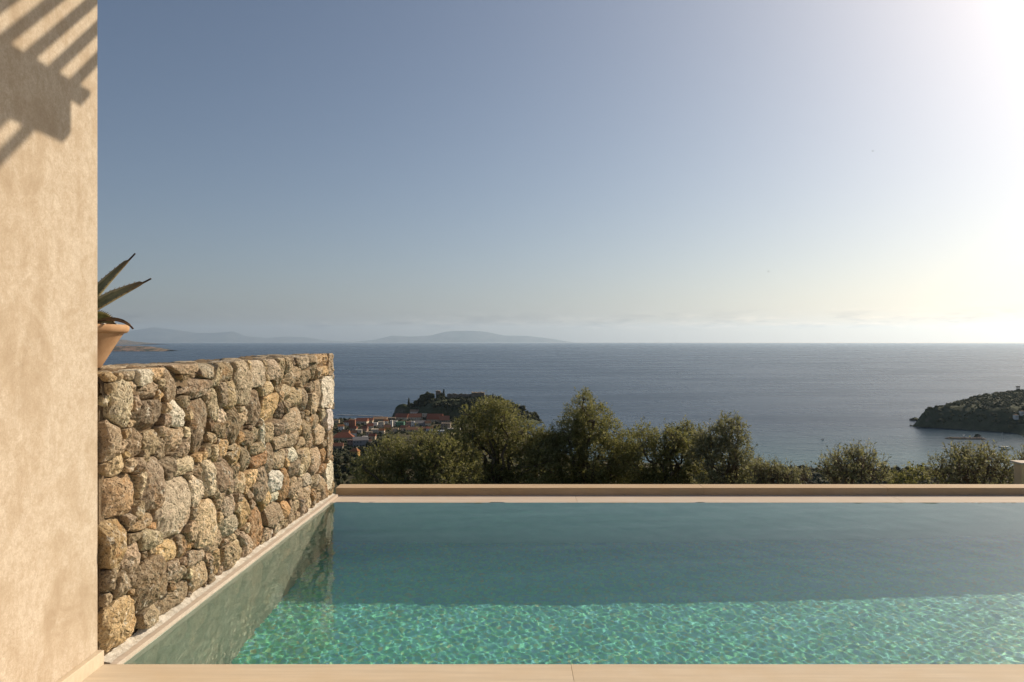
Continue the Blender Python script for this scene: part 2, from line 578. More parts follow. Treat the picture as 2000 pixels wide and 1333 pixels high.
def mat_cliff(name, veg, rockc, zr, sc):
    m, nt = material(name)
    co = nt.coord('Object')
    geo = nt.n('ShaderNodeNewGeometry').outputs['Normal']
    nz = nt.n('ShaderNodeSeparateXYZ', None, Vector=geo).outputs[2]
    n = nt.noise(co, sc, 6, 0.65, 0.5)
    n2 = nt.noise(co, sc * 4, 5, 0.65)
    steep = nt.math('ADD', nz, nt.math('MULTIPLY', nt.math('SUBTRACT', n, 0.5), 1.1))
    rock = nt.mix(nt.rng(n2, 0.35, 0.65, 0, 1), tuple(c * 0.55 for c in rockc), rockc)
    green = nt.mix(nt.rng(n2, 0.35, 0.65, 0, 1), veg, tuple(c * 1.7 for c in veg))
    c = nt.mix(nt.rng(steep, zr[0], zr[1], 0, 1), rock, green)
    finish(nt, principled(nt, c, 0.95, nt.bump(n2, 0.6, 1.0 / sc * 0.12), 0.1))
    return m


M_CAPE = mat_cliff('cape_cliff', (0.05, 0.055, 0.035), (0.42, 0.27, 0.18), (0.86, 1.04), 0.012)
ridge('cape', [(60, 675), (120, 674), (180, 674), (225, 675), (255, 675), (290, 676), (312, 679), (333, 683)], 11000, 260, 1 / 160, M_CAPE, seed=4, nx=180, ny=18)
ridge('cape', [(60, 655), (150, 657), (215, 661), (240, 663), (262, 667), (290, 669.5), (300, 671)], 30000, 1400, 1 / 800, M_CAPE, seed=5, nx=80, ny=14)


# ---- land of the bay
def poly_sd(P, poly):
    """signed distance (positive inside) of points P (n,2) to a closed polygon"""
    poly = np.asarray(poly, float); n = len(poly)
    d = np.full(len(P), 1e18); inside = np.zeros(len(P), bool)
    for i in range(n):
        a, b = poly[i], poly[(i + 1) % n]
        ab = b - a; t = np.clip(((P - a) @ ab) / (ab @ ab), 0, 1)
        q = P - (a + t[:, None] * ab)
        d = np.minimum(d, np.hypot(q[:, 0], q[:, 1]))
        c = ((a[1] > P[:, 1]) != (b[1] > P[:, 1])) & (P[:, 0] < (b[0] - a[0]) * (P[:, 1] - a[1]) / (b[1] - a[1] + 1e-12) + a[0])
        inside ^= c
    return np.where(inside, d, -d)


def npnoise(X, Y, sc, seed, octv=4):
    out = np.zeros(X.shape)
    f = out.reshape(-1); x = X.reshape(-1); y = Y.reshape(-1)
    for i in range(len(f)):
        f[i] = fbm(x[i], y[i], seed * 17.3, sc, octv)
    return out


HOME_COAST = [(-1400, -300), (-1400, 1100), (-700, 1250), (-420, 1420), (-300, 1440), (-240, 1452), (-180, 1445), (-110, 1440), (-30, 1400), (20, 1300),
              (30, 1150), (60, 1000), (120, 880), (300, 800), (520, 770), (760, 800), (1000, 900), (1600, 980), (1600, -300)]
HILL_POLY = [(-238, 1452), (-226, 1436), (-205, 1428), (-185, 1400), (-160, 1355), (-110, 1335), (-60, 1315), (0, 1300), (40, 1318), (60, 1365),
             (52, 1430), (0, 1475), (-70, 1500), (-140, 1495), (-200, 1480), (-228, 1468)]
CAPE_POLY = [(703, 1300), (716, 1285), (745, 1272), (790, 1235), (822, 1205), (800, 1150), (770, 1108), (775, 1075), (815, 1055), (900, 1020), (1100, 990), (1700, 960),
             (1900, 1500), (1500, 1700), (1100, 1640), (960, 1560), (880, 1500), (815, 1430), (752, 1350)]


def home_profile(y):
    return np.interp(y, [-300, 4, 9, 14, 60, 100, 300, 500, 700, 800, 1000, 1200, 1350, 1500],
                     [40, -1.9, -2.6, -4.0, -15.5, -25.5, -64, -101, -119, -126, -134, -139, -142, -144])


def home_z(X, Y):
    X = np.atleast_1d(np.asarray(X, float)); Y = np.atleast_1d(np.asarray(Y, float))
    sd = poly_sd(np.stack([X, Y], -1), HOME_COAST)
    z = home_profile(Y)
    hgt = z - SEA
    k = np.clip(sd / 120.0, 0, 1)
    hgt = hgt * (1 - (1 - k) ** 2)
    hgt = np.where(sd < 0, sd * 0.2, hgt)
    return SEA + hgt


HILL_X = [-238, -228, -212, -198, -185, -170, -145, -125, -60, -40, -20, 0, 20, 40, 60]
HILL_H = [3, 24, 27, 18, 25, 33, 36, 37, 39, 38, 33, 25, 16, 7, 0]


def hill_z(X, Y):
    X = np.atleast_1d(np.asarray(X, float)); Y = np.atleast_1d(np.asarray(Y, float))
    sd = poly_sd(np.stack([X, Y], -1), HILL_POLY)
    top = np.interp(X, HILL_X, HILL_H)
    w = np.interp(X, [-238, -205, -160, 60], [9, 18, 42, 46])
    k = np.clip(sd / w, 0, 1)
    h = top * (1 - (1 - k) ** 1.7)
    return SEA + np.where(sd < 0, sd * 0.4, h)


def cape_z(X, Y):
    X = np.atleast_1d(np.asarray(X, float)); Y = np.atleast_1d(np.asarray(Y, float))
    sd = poly_sd(np.stack([X, Y], -1), CAPE_POLY)
    top = np.interp(X, [700, 712, 724, 748, 800, 900, 1100, 1400], [4, 17, 29, 34, 38, 41, 48, 60])
    near = np.clip((1190 - Y) / 90.0, 0, 1)
    top = top * (1 - 0.38 * near)
    k = np.clip(sd / np.interp(X, [700, 740, 850], [12, 32, 75]), 0, 1)
    h = top * (1 - (1 - k) ** 2.0)
    return SEA + np.where(sd < 0, sd * 0.5, h)


def ground_v(X, Y):
    return np.maximum(np.maximum(home_z(X, Y), hill_z(X, Y)), cape_z(X, Y))


def hit(u, v, y0=60.0, y1=1700.0):
    """first point of the land under a photo pixel"""
    ys_ = np.arange(y0, y1, 3.0)
    xs_ = (u - 1000.0) / F * ys_
    gz_ = ground_v(xs_, ys_)
    zz = EYE - (v - 666.0) / F * ys_
    k = np.where(zz <= gz_)[0]
    if not len(k): return at(u, v, min(y1, sea_y(v)))
    k = k[0]
    return Vector((float(xs_[k]), float(ys_[k]), float(gz_[k])))


def mat_ground():
    m, nt = material('hillside_ground')
    co = nt.coord('Object')
    n = nt.noise(co, 0.02, 6, 0.62); n2 = nt.noise(co, 0.35, 5, 0.65)
    c = nt.mix(nt.rng(n, 0.4, 0.6, 0, 1), (0.050, 0.052, 0.028), (0.105, 0.085, 0.056))
    c = nt.mix(nt.rng(n2, 0.4, 0.65, 0, 0.7), c, (0.035, 0.042, 0.022))
    finish(nt, principled(nt, c, 0.95, nt.bump(n2, 0.5, 0.6), 0.05))
    return m


M_GROUND = mat_ground()
M_HILL = mat_cliff('castle_hill_rock', (0.045, 0.052, 0.026), (0.26, 0.22, 0.18), (0.15, 0.6), 0.03)
M_HEAD = mat_cliff('headland_rock', (0.045, 0.052, 0.028), (0.26, 0.21, 0.165), (0.1, 0.55), 0.02)


def land(name, fz, x0, x1, ys, nx, mat, amp, sc, seed):
    xs_ = np.linspace(x0, x1, nx)
    X, Y = np.meshgrid(xs_, ys, indexing='ij')
    Z = fz(X.reshape(-1), Y.reshape(-1)).reshape(X.shape)
    n = npnoise(X, Y, sc, seed, 4)
    Z = Z + n * amp * np.clip((Z - SEA) / 12.0, 0, 1)
    o = grid_mesh(name, np.stack([X, Y, Z], -1), mat)
    return tag(o, kind='structure')


ysh = np.concatenate([[-290, -150, -60, -20, -8, 2.0], np.geomspace(8.2, 1470, 110)])
hs = land('hillside', home_z, -900, 1500, ysh, 150, M_GROUND, 1.6, 0.02, 3)
# the terrace cuts the hillside off under the house: sink the ground there
for v_ in hs.data.vertices:
    if v_.co.y < 12 and abs(v_.co.x) < 60:
        v_.co.z = min(v_.co.z, -2.4)
land('castle_hill', hill_z, -250, 70, np.linspace(1290, 1510, 60), 90, M_HILL, 5.0, 0.045, 5)
land('headland', cape_z, 690, 1500, np.linspace(955, 1710, 110), 130, M_HEAD, 7.0, 0.03, 6)
# ================================================================== DRY-STONE WALL
# (crop origin u, v) and stones traced as  cx, cy, rx, ry, lean, colour  in crop units of 1/6.346 photo pixel
CROPS = {
 (190, 690): """80,420,100,180,0,g;110,760,90,120,0,g;225,300,62,62,0,y;360,620,130,310,0,W;500,430,40,110,0,t;625,290,88,112,0,w;
775,250,72,80,0,Y;700,470,110,110,0,g;700,760,165,190,0,d;970,390,110,230,-6,g;1140,200,185,70,0,t;1050,290,50,45,0,y;1250,430,170,130,0,g;
1410,220,112,100,0,G;1030,740,110,180,38,w;1120,830,75,50,30,o;1150,560,60,110,0,t;1310,900,120,340,-4,g;185,1100,175,260,-6,g;370,1010,45,62,0,y;
520,870,50,46,0,t;530,1110,102,200,0,d;750,1110,80,150,0,t;870,970,45,62,15,t;1020,1060,100,160,0,t;870,1170,60,120,0,g;430,1255,40,52,0,y;
1120,1390,148,128,0,T;1480,1050,48,92,0,t;80,215,110,42,0,G;400,190,110,40,0,t""",
 (420, 680): """30,330,50,140,0,T;180,290,100,120,0,d;380,430,105,290,0,T;570,320,95,170,0,T;750,260,70,140,0,T;860,320,52,200,0,t;45,700,58,220,0,T;
130,570,50,160,0,g;240,570,62,170,0,t;150,830,45,95,0,T;520,720,85,230,0,d;400,860,56,160,0,t;462,600,13,100,10,w;265,960,70,240,0,d;
355,1110,46,90,0,o;80,1020,70,100,0,d;720,730,106,200,0,y;690,500,92,100,0,t;920,540,60,110,0,T;1000,330,90,150,0,t;1040,620,90,130,0,g;
1150,180,66,96,0,T;1170,370,75,110,0,g;1250,250,36,150,0,t;1330,150,50,75,0,y;1400,140,30,72,0,y;1450,200,32,130,0,g;1375,280,46,60,0,y;
1310,560,50,180,-6,t;1405,550,82,200,0,w;1440,880,45,130,0,w;1440,1190,45,170,0,g;1150,640,50,140,0,g;1250,700,60,160,0,t;1000,900,120,170,-10,g;
860,780,50,130,0,d;1160,1010,42,150,0,t;1250,900,100,110,0,g;1330,1060,70,130,0,t;628,1050,30,195,-8,w;720,1030,62,120,0,t;540,1090,52,100,0,g;
840,980,60,130,0,d;1000,1110,70,110,0,g;860,1160,90,120,0,t;1090,1180,52,80,0,t;440,1150,60,130,0,g;150,1230,72,100,0,y;270,1250,56,80,0,t""",
 (190, 890): """30,150,50,80,0,y;100,500,112,290,0,g;60,760,80,140,0,G;390,480,185,270,0,O;540,250,32,46,0,t;600,330,32,150,0,T;740,370,120,340,0,g;
930,170,72,130,0,g;1010,640,205,375,0,G;1270,430,85,205,-8,T;1320,220,60,160,0,d;1430,260,62,240,0,T;620,830,168,92,-10,y;270,1060,172,300,0,y;
520,1000,90,95,0,g;700,1030,112,132,0,T;760,900,62,52,0,o;930,1180,135,168,0,Y;1120,1130,62,150,0,g;1200,960,60,140,0,t;1385,840,150,310,0,t;
1300,1240,122,112,0,g;1190,1090,40,82,0,o""",
 (420, 860): """280,190,66,140,0,y;430,210,76,210,0,g;140,430,106,200,0,d;565,110,56,80,0,t;580,240,72,90,0,o;710,220,56,200,0,g;835,210,62,160,0,t;
980,180,52,102,0,w;1160,250,56,160,0,t;1080,160,32,62,0,t;1300,230,60,180,0,t;1375,190,32,110,0,o;1230,480,40,62,0,t;370,500,72,150,0,t;
500,470,56,110,0,Y;600,540,62,200,0,g;780,500,78,150,0,w;770,690,42,70,0,w;880,560,62,220,0,o;1000,360,62,110,0,g;1070,600,46,150,0,t;
980,620,42,90,0,g;1165,490,42,76,0,G;1280,500,42,80,0,t;1350,540,50,110,0,t;1435,450,46,185,0,w;1350,350,52,62,0,o;210,790,92,130,0,T;
400,880,80,200,0,y;220,1060,112,140,0,G;565,1070,90,290,8,o;390,1260,52,110,0,g;770,930,112,180,0,d;700,1140,62,110,0,g;920,860,56,140,0,o;
1030,830,62,110,0,t;1150,690,56,130,0,t;1240,690,26,80,0,o;1300,690,32,60,0,g;70,1250,92,130,0,t;480,690,46,62,0,d;860,1000,40,90,0,t""",
 (190, 1090): """90,290,92,140,0,t;230,270,52,130,0,g;360,320,82,162,0,g;90,600,90,210,0,g;350,830,235,345,0,y;510,570,45,62,0,y;470,450,32,52,0,y;
690,320,190,330,0,D;840,150,50,82,0,d;1030,520,180,180,0,g;1060,210,90,100,0,g;1310,240,112,190,0,t;720,690,116,190,0,g;640,940,110,80,0,g;
940,690,92,62,0,G;60,970,42,82,0,T;150,1230,90,70,0,g;1470,260,50,90,0,g;880,390,40,80,0,d""",
}
STONE_COL = {'g': (0.310, 0.240, 0.165), 'd': (0.225, 0.170, 0.115), 't': (0.430, 0.335, 0.220), 'T': (0.540, 0.450, 0.320), 'w': (0.84, 0.79, 0.68),
             'W': (0.66, 0.58, 0.45), 'o': (0.41, 0.25, 0.125), 'O': (0.34, 0.23, 0.14), 'y': (0.47, 0.335, 0.185), 'Y': (0.60, 0.44, 0.25),
             'G': (0.37, 0.315, 0.24), 'D': (0.300, 0.215, 0.130)}
WK = (WB.x - WA.x) / (WB.y - WA.y)
WX0 = WA.x - WK * WA.y
S0, S1 = 3.445, 7.235


def px_to_wall(u, v):
    k = (u - 1000) / F
    y = WX0 / (k - WK)
    return y, EYE - (v - 666) / F * y


def wall_top(s):
    return 1.345 + 0.018 * (s - S0) / (S1 - S0) + 0.014 * (mnoise.noise(Vector((s * 2.3, 5.1, 0))) + 0.6 * mnoise.noise(Vector((s * 6.1, 1.1, 0))))


def mat_stone():
    m, nt = material('field_stone')
    co = nt.coord('Object')
    info = nt.n('ShaderNodeObjectInfo')
    rnd = info.outputs['Random']
    base = info.outputs['Color']
    off = nt.n('ShaderNodeCombineXYZ', None, X=nt.math('MULTIPLY', rnd, 71.0), Y=nt.math('MULTIPLY', rnd, 13.0), Z=rnd).outputs[0]
    p = nt.vmath('ADD', co, off)
    big = nt.noise(p, 7.0, 4, 0.6, 0.5)
    mid = nt.noise(p, 26.0, 6, 0.68, 0.3)
    fine = nt.noise(p, 95.0, 5, 0.72)
    lich = nt.noise(p, 15.0, 6, 0.75, 0.6)
    pit1 = nt.rng(nt.voro(p, 34.0), 0.0, 0.30, 1, 0)
    pit2 = nt.rng(nt.voro(p, 95.0), 0.0, 0.34, 1, 0)
    pm = nt.rng(nt.noise(p, 6.0, 3), 0.42, 0.62, 0, 1)
    pits = nt.math('MAXIMUM', nt.math('MULTIPLY', pit1, pm), nt.math('MULTIPLY', pit2, nt.rng(mid, 0.42, 0.6, 0, 0.9)))
    c = nt.mix(nt.rng(big, 0.35, 0.65, 0, 1), nt.mix(0.30, base, (0.10, 0.075, 0.05)), base)
    c = nt.mix(nt.rng(mid, 0.43, 0.66, 0, 0.85), c, nt.mix(0.38, base, (0.78, 0.69, 0.53)))
    c = nt.mix(nt.rng(lich, 0.57, 0.64, 0, 0.85), c, (0.74, 0.69, 0.58))
    c = nt.mix(nt.rng(nt.noise(p, 4.5, 4, 0.6, 0.8), 0.58, 0.72, 0, 0.6), c, (0.46, 0.24, 0.09))
    c = nt.mix(nt.rng(fine, 0.36, 0.49, 0.85, 0), c, (0.075, 0.055, 0.04))
    c = nt.mix(nt.math('MULTIPLY', pits, 0.85), c, (0.060, 0.055, 0.04))
    h = nt.math('ADD', nt.math('MULTIPLY', mid, 1.0), nt.math('MULTIPLY', fine, 0.45))
    h = nt.math('SUBTRACT', h, nt.math('MULTIPLY', pits, 0.55))
    finish(nt, principled(nt, c, 0.95, nt.bump(h, 1.0, 0.022), 0.1))
    return m


def mat_mortar():
    m, nt = material('wall_mortar')
    co = nt.coord('Object')
    n = nt.noise(co, 9.0, 6, 0.68, 0.4); f = nt.noise(co, 60.0, 5, 0.7)
    c = nt.mix(nt.rng(n, 0.35, 0.65, 0, 1), (0.17, 0.12, 0.075), (0.32, 0.245, 0.16))
    c = nt.mix(nt.rng(f, 0.35, 0.7, 0, 0.6), c, (0.16, 0.12, 0.08))
    finish(nt, principled(nt, c, 0.97, nt.bump(nt.math('ADD', n, f), 0.9, 0.02), 0.05))
    return m


def mat_grout():
    m, nt = material('pale_grout')
    co = nt.coord('Object')
    n = nt.noise(co, 30.0, 6, 0.7)
    c = nt.mix(nt.rng(n, 0.35, 0.65, 0, 1), (0.48, 0.44, 0.37), (0.72, 0.69, 0.62))
    finish(nt, principled(nt, c, 0.95, nt.bump(n, 0.8, 0.012), 0.05))
    return m


M_STONE, M_MORTAR, M_GROUT = mat_stone(), mat_mortar(), mat_grout()

stones = []          # s, z, rs, rz, lean, colour key
for (u0, v0), txt in CROPS.items():
    for e in txt.replace('\n', '').split(';'):
        cx, cy_, rx, ry, ln, k = e.split(',')
        cx, cy_, rx, ry, ln = map(float, (cx, cy_, rx, ry, ln))
        u, v = u0 + cx / 6.346, v0 + cy_ / 6.346
        y, z = px_to_wall(max(u, 204), v)
        stones.append([y, z, rx / 6.346 * y * y / (abs(WX0) * F), ry / 6.346 * y / F, math.radians(ln), k])
rs = random.Random(11)
# ---- chink stones wherever the traced ones leave the face bare
def metric(S, Z, st):
    s, z, a, b, ln, _ = st
    dx, dz = S - s, Z - z
    c, n = math.cos(ln), math.sin(ln)
    x1, z1 = dx * c - dz * n, dx * n + dz * c
    p_ = 2.6
    q = ((np.abs(x1) / a) ** p_ + (np.abs(z1) / b) ** p_) ** (1 / p_)
    return (q - 1.0) * math.sqrt(a * b)


gs, gz = np.meshgrid(np.arange(S0, S1, 0.012), np.arange(0.0, 1.37, 0.010), indexing='ij')
best = np.full(gs.shape, 9.0)
for st in stones:
    best = np.minimum(best, metric(gs, gz, st))
for _ in range(140):
    mk = best - 0.0
    i = np.unravel_index(np.argmax(mk), mk.shape)
    if best[i] < 0.012: break
    r = min(max(best[i] * 1.15, 0.018), 0.085)
    st = [gs[i], min(max(gz[i], r), 1.34 - r * 0.6), r * rs.uniform(0.9, 1.35), r * rs.uniform(0.9, 1.35), rs.uniform(-0.4, 0.4), rs.choice('ggtytdTt')]
    stones.append(st)
    best = np.minimum(best, metric(gs, gz, st))

stone_wall = empty('stone_wall', (WA.x, WA.y, 0), 'waist high wall of pitted field stones beside the pool', 'wall')
WN = Vector((WDIR.y, -WDIR.x, 0))          # towards the pool
NA = 48
RINGS = (0.18, 0.34, 0.49, 0.62, 0.74, 0.84, 0.92, 0.97, 1.0)
ARR = np.array([[a[0], a[1], a[2], a[3], a[4], 7.0 if (a[0] > 6.85 and a[5] in 'wg') else 3.6] for a in stones])


def all_metric(s, z, idx):
    """metric of stones idx at the points s, z -> (len(idx), n)"""
    A = ARR[idx]
    dx = s[None] - A[:, 0:1]; dz = z[None] - A[:, 1:2]
    c, n = np.cos(A[:, 4:5]), np.sin(A[:, 4:5])
    x1 = dx * c - dz * n; z1 = dx * n + dz * c
    e_ = A[:, 5:6]
    q = ((np.abs(x1) / A[:, 2:3]) ** e_ + (np.abs(z1) / A[:, 3:4]) ** e_) ** (1 / e_)
    return (q - 1.0) * np.sqrt(A[:, 2:3] * A[:, 3:4])


def build_stone(i):
    s, z, a, b, ln, key = stones[i]
    near = np.where((np.abs(ARR[:, 0] - s) < a + ARR[:, 2] + 0.15) & (np.abs(ARR[:, 1] - z) < b + ARR[:, 3] + 0.15))[0]
    oth = near[near != i]
    th = np.linspace(0, 2 * np.pi, NA, endpoint=False)
    gap = 0.002 + 0.006 * rs.random()
    steps = np.linspace(0.02, 1.35, 90)
    rad = np.zeros(NA)
    cs, sn = np.cos(th), np.sin(th)
    # direction in stone axes, scaled by the radii
    c, n = math.cos(ln), math.sin(ln)
    ex = a * cs * c + b * sn * n; ez = -a * cs * n + b * sn * c
    for k in range(NA):
        S = s + ex[k] * steps; Z = z + ez[k] * steps
        own = all_metric(S, Z, np.array([i]))[0]
        ok = own < 0.045
        if len(oth):
            ok &= own + gap < all_metric(S, Z, oth).min(0)
        ok &= (S > S0) & (S < S1) & (Z > 0.012) & (Z < wall_top(s) + 0.012)
        bad = np.where(~ok)[0]
        rad[k] = steps[bad[0] - 1] if len(bad) and bad[0] > 0 else (steps[-1] if not len(bad) else 0.02)
    rad = np.convolve(np.concatenate([rad[-1:], rad, rad[:1]]), [0.08, 0.84, 0.08], 'valid')
    nz = np.array([mnoise.noise(Vector((math.cos(t) * 1.7 + i * 3.1, math.sin(t) * 1.7, i * 1.7))) +
                   0.5 * mnoise.noise(Vector((math.cos(t) * 4 + i, math.sin(t) * 4, 7.0))) for t in th])
    rad *= 0.99 + (0.05 if ARR[i, 5] < 5 else 0.015) * nz
    if rad.mean() < 0.18: return None
    size = math.sqrt(a * b)
    proud = rs.uniform(0.016, 0.048)
    dome = min(0.014, 0.12 * size)
    tilt_s, tilt_z = rs.uniform(-0.07, 0.07), rs.uniform(-0.08, 0.06)
    flat = rs.uniform(5.0, 12.0)
    # a few facet planes make the stone look broken, not moulded
    fac = [(rs.uniform(0, 6.28), rs.uniform(0.05, 0.65), rs.uniform(0.8, 2.2)) for _ in range(6)]
    if ARR[i, 5] > 5:                          # squared end blocks
        dome, flat, proud, fac = 0.004, 12.0, 0.036, []
    V = []; Fc = []
    def height(ds, dz, q):
        hh = proud + dome * (1 - q ** flat) + tilt_s * ds + tilt_z * dz
        for (t, o_, k_) in fac:
            d = (ds * math.cos(t) / a + dz * math.sin(t) / b) - o_
            if d > 0: hh -= d * k_ * dome * 1.3
        pn = Vector((ds * 1.0 + i * 5.3, dz, i * 2.9))
        hh += 0.7 * dome * mnoise.noise(pn * 9) + 0.010 * mnoise.noise(pn * 26) + 0.010 * mnoise.noise(pn * 60)
        return hh
    V.append((0, 0, height(0, 0, 0)))
    for q in RINGS:
        for k in range(NA):
            ds, dz = ex[k] * rad[k] * q, ez[k] * rad[k] * q
            V.append((min(ds, S1 - s + 0.004), dz, height(ds, dz, q)))
    for k in range(NA):                        # the flank that dives into the mortar
        V.append((min(ex[k] * rad[k] * 0.97, S1 - s + 0.004), ez[k] * rad[k] * 0.97, -0.075))
    for k in range(NA):
        Fc.append((0, 1 + k, 1 + (k + 1) % NA))
    for r in range(len(RINGS)):
        for k in range(NA):
            a0 = 1 + r * NA + k; b0 = 1 + r * NA + (k + 1) % NA
            Fc.append((a0, a0 + NA, b0 + NA, b0))
    W = [WDIR.x * v[0] + WN.x * v[2] for v in V], [WDIR.y * v[0] + WN.y * v[2] for v in V]
    base = Vector((wall_x(s, -0.045), s, z))
    pts = [(W[0][j], W[1][j], V[j][1]) for j in range(len(V))]
    o = mesh_obj('stone', pts, Fc, M_STONE, stone_wall, False, base - stone_wall.location)
    col = STONE_COL[key]
    f = rs.uniform(0.95, 1.75)
    if key in 'wW': f = min(f, 1.1)
    o.color = (col[0] * f, col[1] * f * rs.uniform(0.96, 1.03), col[2] * f * rs.uniform(0.9, 1.05), 1)
    return o


for i_ in range(len(stones)):
    build_stone(i_)

# ---- mortar body, top bed and foot grout
def P3(s, z, d):
    """point of the wall: s along the depth axis, d metres proud of the foot line"""
    return Vector((wall_x(s, 0.0) + d, s, z))


core = [P3(3.455, -0.30, -0.060), P3(7.215, -0.30, -0.060), P3(7.215, -0.30, -0.70), P3(3.445, -0.30, -0.70),
        P3(3.455, 1.30, -0.060), P3(7.215, 1.30, -0.060), P3(7.215, 1.30, -0.70), P3(3.445, 1.30, -0.70)]
mesh_obj('mortar_core', [v - stone_wall.location for v in core],
         [(0, 1, 2, 3), (7, 6, 5, 4), (0, 4, 5, 1), (1, 5, 6, 2), (2, 6, 7, 3), (3, 7, 4, 0)], M_MORTAR, stone_wall)
ns, nd = 240, 46
Pt = np.zeros((ns, nd, 3))
for i in range(ns):
    s = 3.44 + (7.225 - 3.44) * i / (ns - 1)
    for j in range(nd):
        d = -0.72 + (0.72 - 0.030) * j / (nd - 1)
        z = wall_top(s) - 0.012 + 0.020 * fbm(s, d, 2.0, 5, 3) + 0.016 * fbm(s, d, 4.0, 22, 2)
        e = min(1.0, j / 3.0, (nd - 1 - j) / 2.0)
        z -= (1 - e) ** 2 * 0.10
        q = P3(s, z, d + 0.01 * fbm(s, z, d, 9, 2)) - stone_wall.location
        Pt[i, j] = q
grid_mesh('mortar_bed', Pt, M_MORTAR, stone_wall)
# flat stones bedded in the top
for k in range(46):
    s = rs.uniform(3.5, 7.15); d = rs.uniform(-0.62, -0.06); r = rs.uniform(0.05, 0.12)
    V = [(0, 0, 0.012)]; Fc = []
    for q, hh in ((0.6, 0.010), (0.92, 0.002), (1.0, -0.05)):
        for t in range(14):
            an = 2 * math.pi * t / 14
            rr = r * q * (1 + 0.25 * mnoise.noise(Vector((math.cos(an) * 1.5 + k * 3, math.sin(an) * 1.5, 0))))
            V.append((rr * math.cos(an), rr * 1.3 * math.sin(an), hh + 0.008 * mnoise.noise(Vector((rr * 40, an * 3, k)))))
    for t in range(14):
        Fc.append((0, 1 + t, 1 + (t + 1) % 14))
        for g in range(2):
            a0 = 1 + g * 14 + t; b0 = 1 + g * 14 + (t + 1) % 14
            Fc.append((a0, a0 + 14, b0 + 14, b0))
    o = mesh_obj('top_stone', V, Fc, M_STONE, stone_wall, True, P3(s, wall_top(s) - 0.006, d) - stone_wall.location)
    col = STONE_COL[rs.choice('tTgyTW')]; o.color = (*col, 1)
# pale grout fillet along the foot
ns, nd = 300, 9
Pg = np.zeros((ns, nd, 3))
for i in range(ns):
    s = 3.437 + (7.23 - 3.437) * i / (ns - 1)
    wv = 0.012 * fbm(s, 0, 3, 9, 3)
    for j in range(nd):
        t = j / (nd - 1)
        d = -0.05 + t * (0.058 + wv)
        z = 0.004 + (0.012 + 0.05 * max(0, fbm(s, 1, 7, 7, 3))) * (1 - t) ** 1.5 + 0.006 * fbm(s, t * 3, 1, 40, 2) * (1 - t)
        Pg[i, j] = P3(s, z, d) - stone_wall.location
grid_mesh('grout_fillet', Pg, M_GROUT, stone_wall)
# narrow ledge between the wall and the water
led = [P3(3.434, 0.0, -0.06), P3(7.23, 0.0, -0.06), P3(7.23, 0.0, pl), P3(3.434, 0.0, pl)]
ledv = [v - pool.location for v in led] + [v + Vector((0, 0, -0.022)) - pool.location for v in led]
mesh_obj('stone_ledge', ledv, [(3, 2, 1, 0), (4, 5, 6, 7), (0, 1, 5, 4), (1, 2, 6, 5), (2, 3, 7, 6), (3, 0, 4, 7)], M_WEIR, pool)
# ================================================================== PERGOLA, PIER, POT AND AGAVE
def mat_plain(name, c, rough=0.8, var=0.25, sc=8.0, bump=0.3, spec=0.2, dist=0.01):
    m, nt = material(name)
    co = nt.coord('Object')
    n = nt.noise(co, sc, 5, 0.62, 0.3)
    col = nt.mix(nt.rng(n, 0.33, 0.67, 0, 1), tuple(x * (1 - var) for x in c), tuple(min(1, x * (1 + var)) for x in c))
    finish(nt, principled(nt, col, rough, nt.bump(n, bump, dist), spec))
    return m


M_WOOD = mat_plain('pergola_timber', (0.30, 0.20, 0.12), 0.8, 0.3, 6.0)
pg = empty('pergola', (0, 1.0, 0), 'timber slat pergola whose shade stripes the plaster wall', 'pergola')
KX = math.tan(R(SUN_EL)) / math.sin(R(SUN_AZ))      # drop of a sun ray per metre towards the wall
T_ = (4.10 - 2.63) / KX
BX = WALL_X + T_                                   # the beam that throws the broad band
box_obj('beam', (BX - 0.002, -1.6, 3.87), (BX + 0.078, 4.76, 4.075), M_WOOD, pg, 0.004)
box_obj('beam_cap', (BX - 0.012, -1.6, 4.0755), (BX + 0.088, 4.90, 4.100), M_WOOD, pg, 0.003)
box_obj('beam', (BX + 2.0, -1.6, 3.90), (BX + 2.10, 4.80, 4.10), M_WOOD, pg, 0.004)
k = 0
for i in range(42):
    yc = 4.80 - 0.150 * i
    if yc < -1.5: break
    box_obj('slat', (BX - 0.62, yc - 0.024, 4.102), (BX + 2.4, yc + 0.024, 4.136), M_WOOD, pg, 0.003)
for px_ in (BX + 0.04, BX + 2.05):
    for py_ in (-1.5,):
        box_obj('post', (px_ - 0.07, py_ - 0.07, 0.0), (px_ + 0.07, py_ + 0.07, 3.868), M_WOOD, pg, 0.004)

M_PIER = mat_plain('pier_plaster', (0.60, 0.43, 0.28), 0.9, 0.12, 5.0)
D_ = 8.3
pr = empty('garden_pier', (6.1, D_ + 0.2, -2.6), 'cream plastered pier with pale cap at the far right beyond the pool', 'pier')
xl = (1980 - 1000) / F * (D_ + 0.13)
zt = EYE - (907 - 666) / F * D_
box_obj('pier_body', (xl, D_, -2.6), (xl + 0.9, D_ + 0.13, zt - 0.003), M_PIER, pr, 0.006)
box_obj('pier_cap', (xl - 0.03, D_ - 0.03, zt), (xl + 0.935, D_ + 0.16, zt + 0.022), M_WEIR, pr, 0.005)


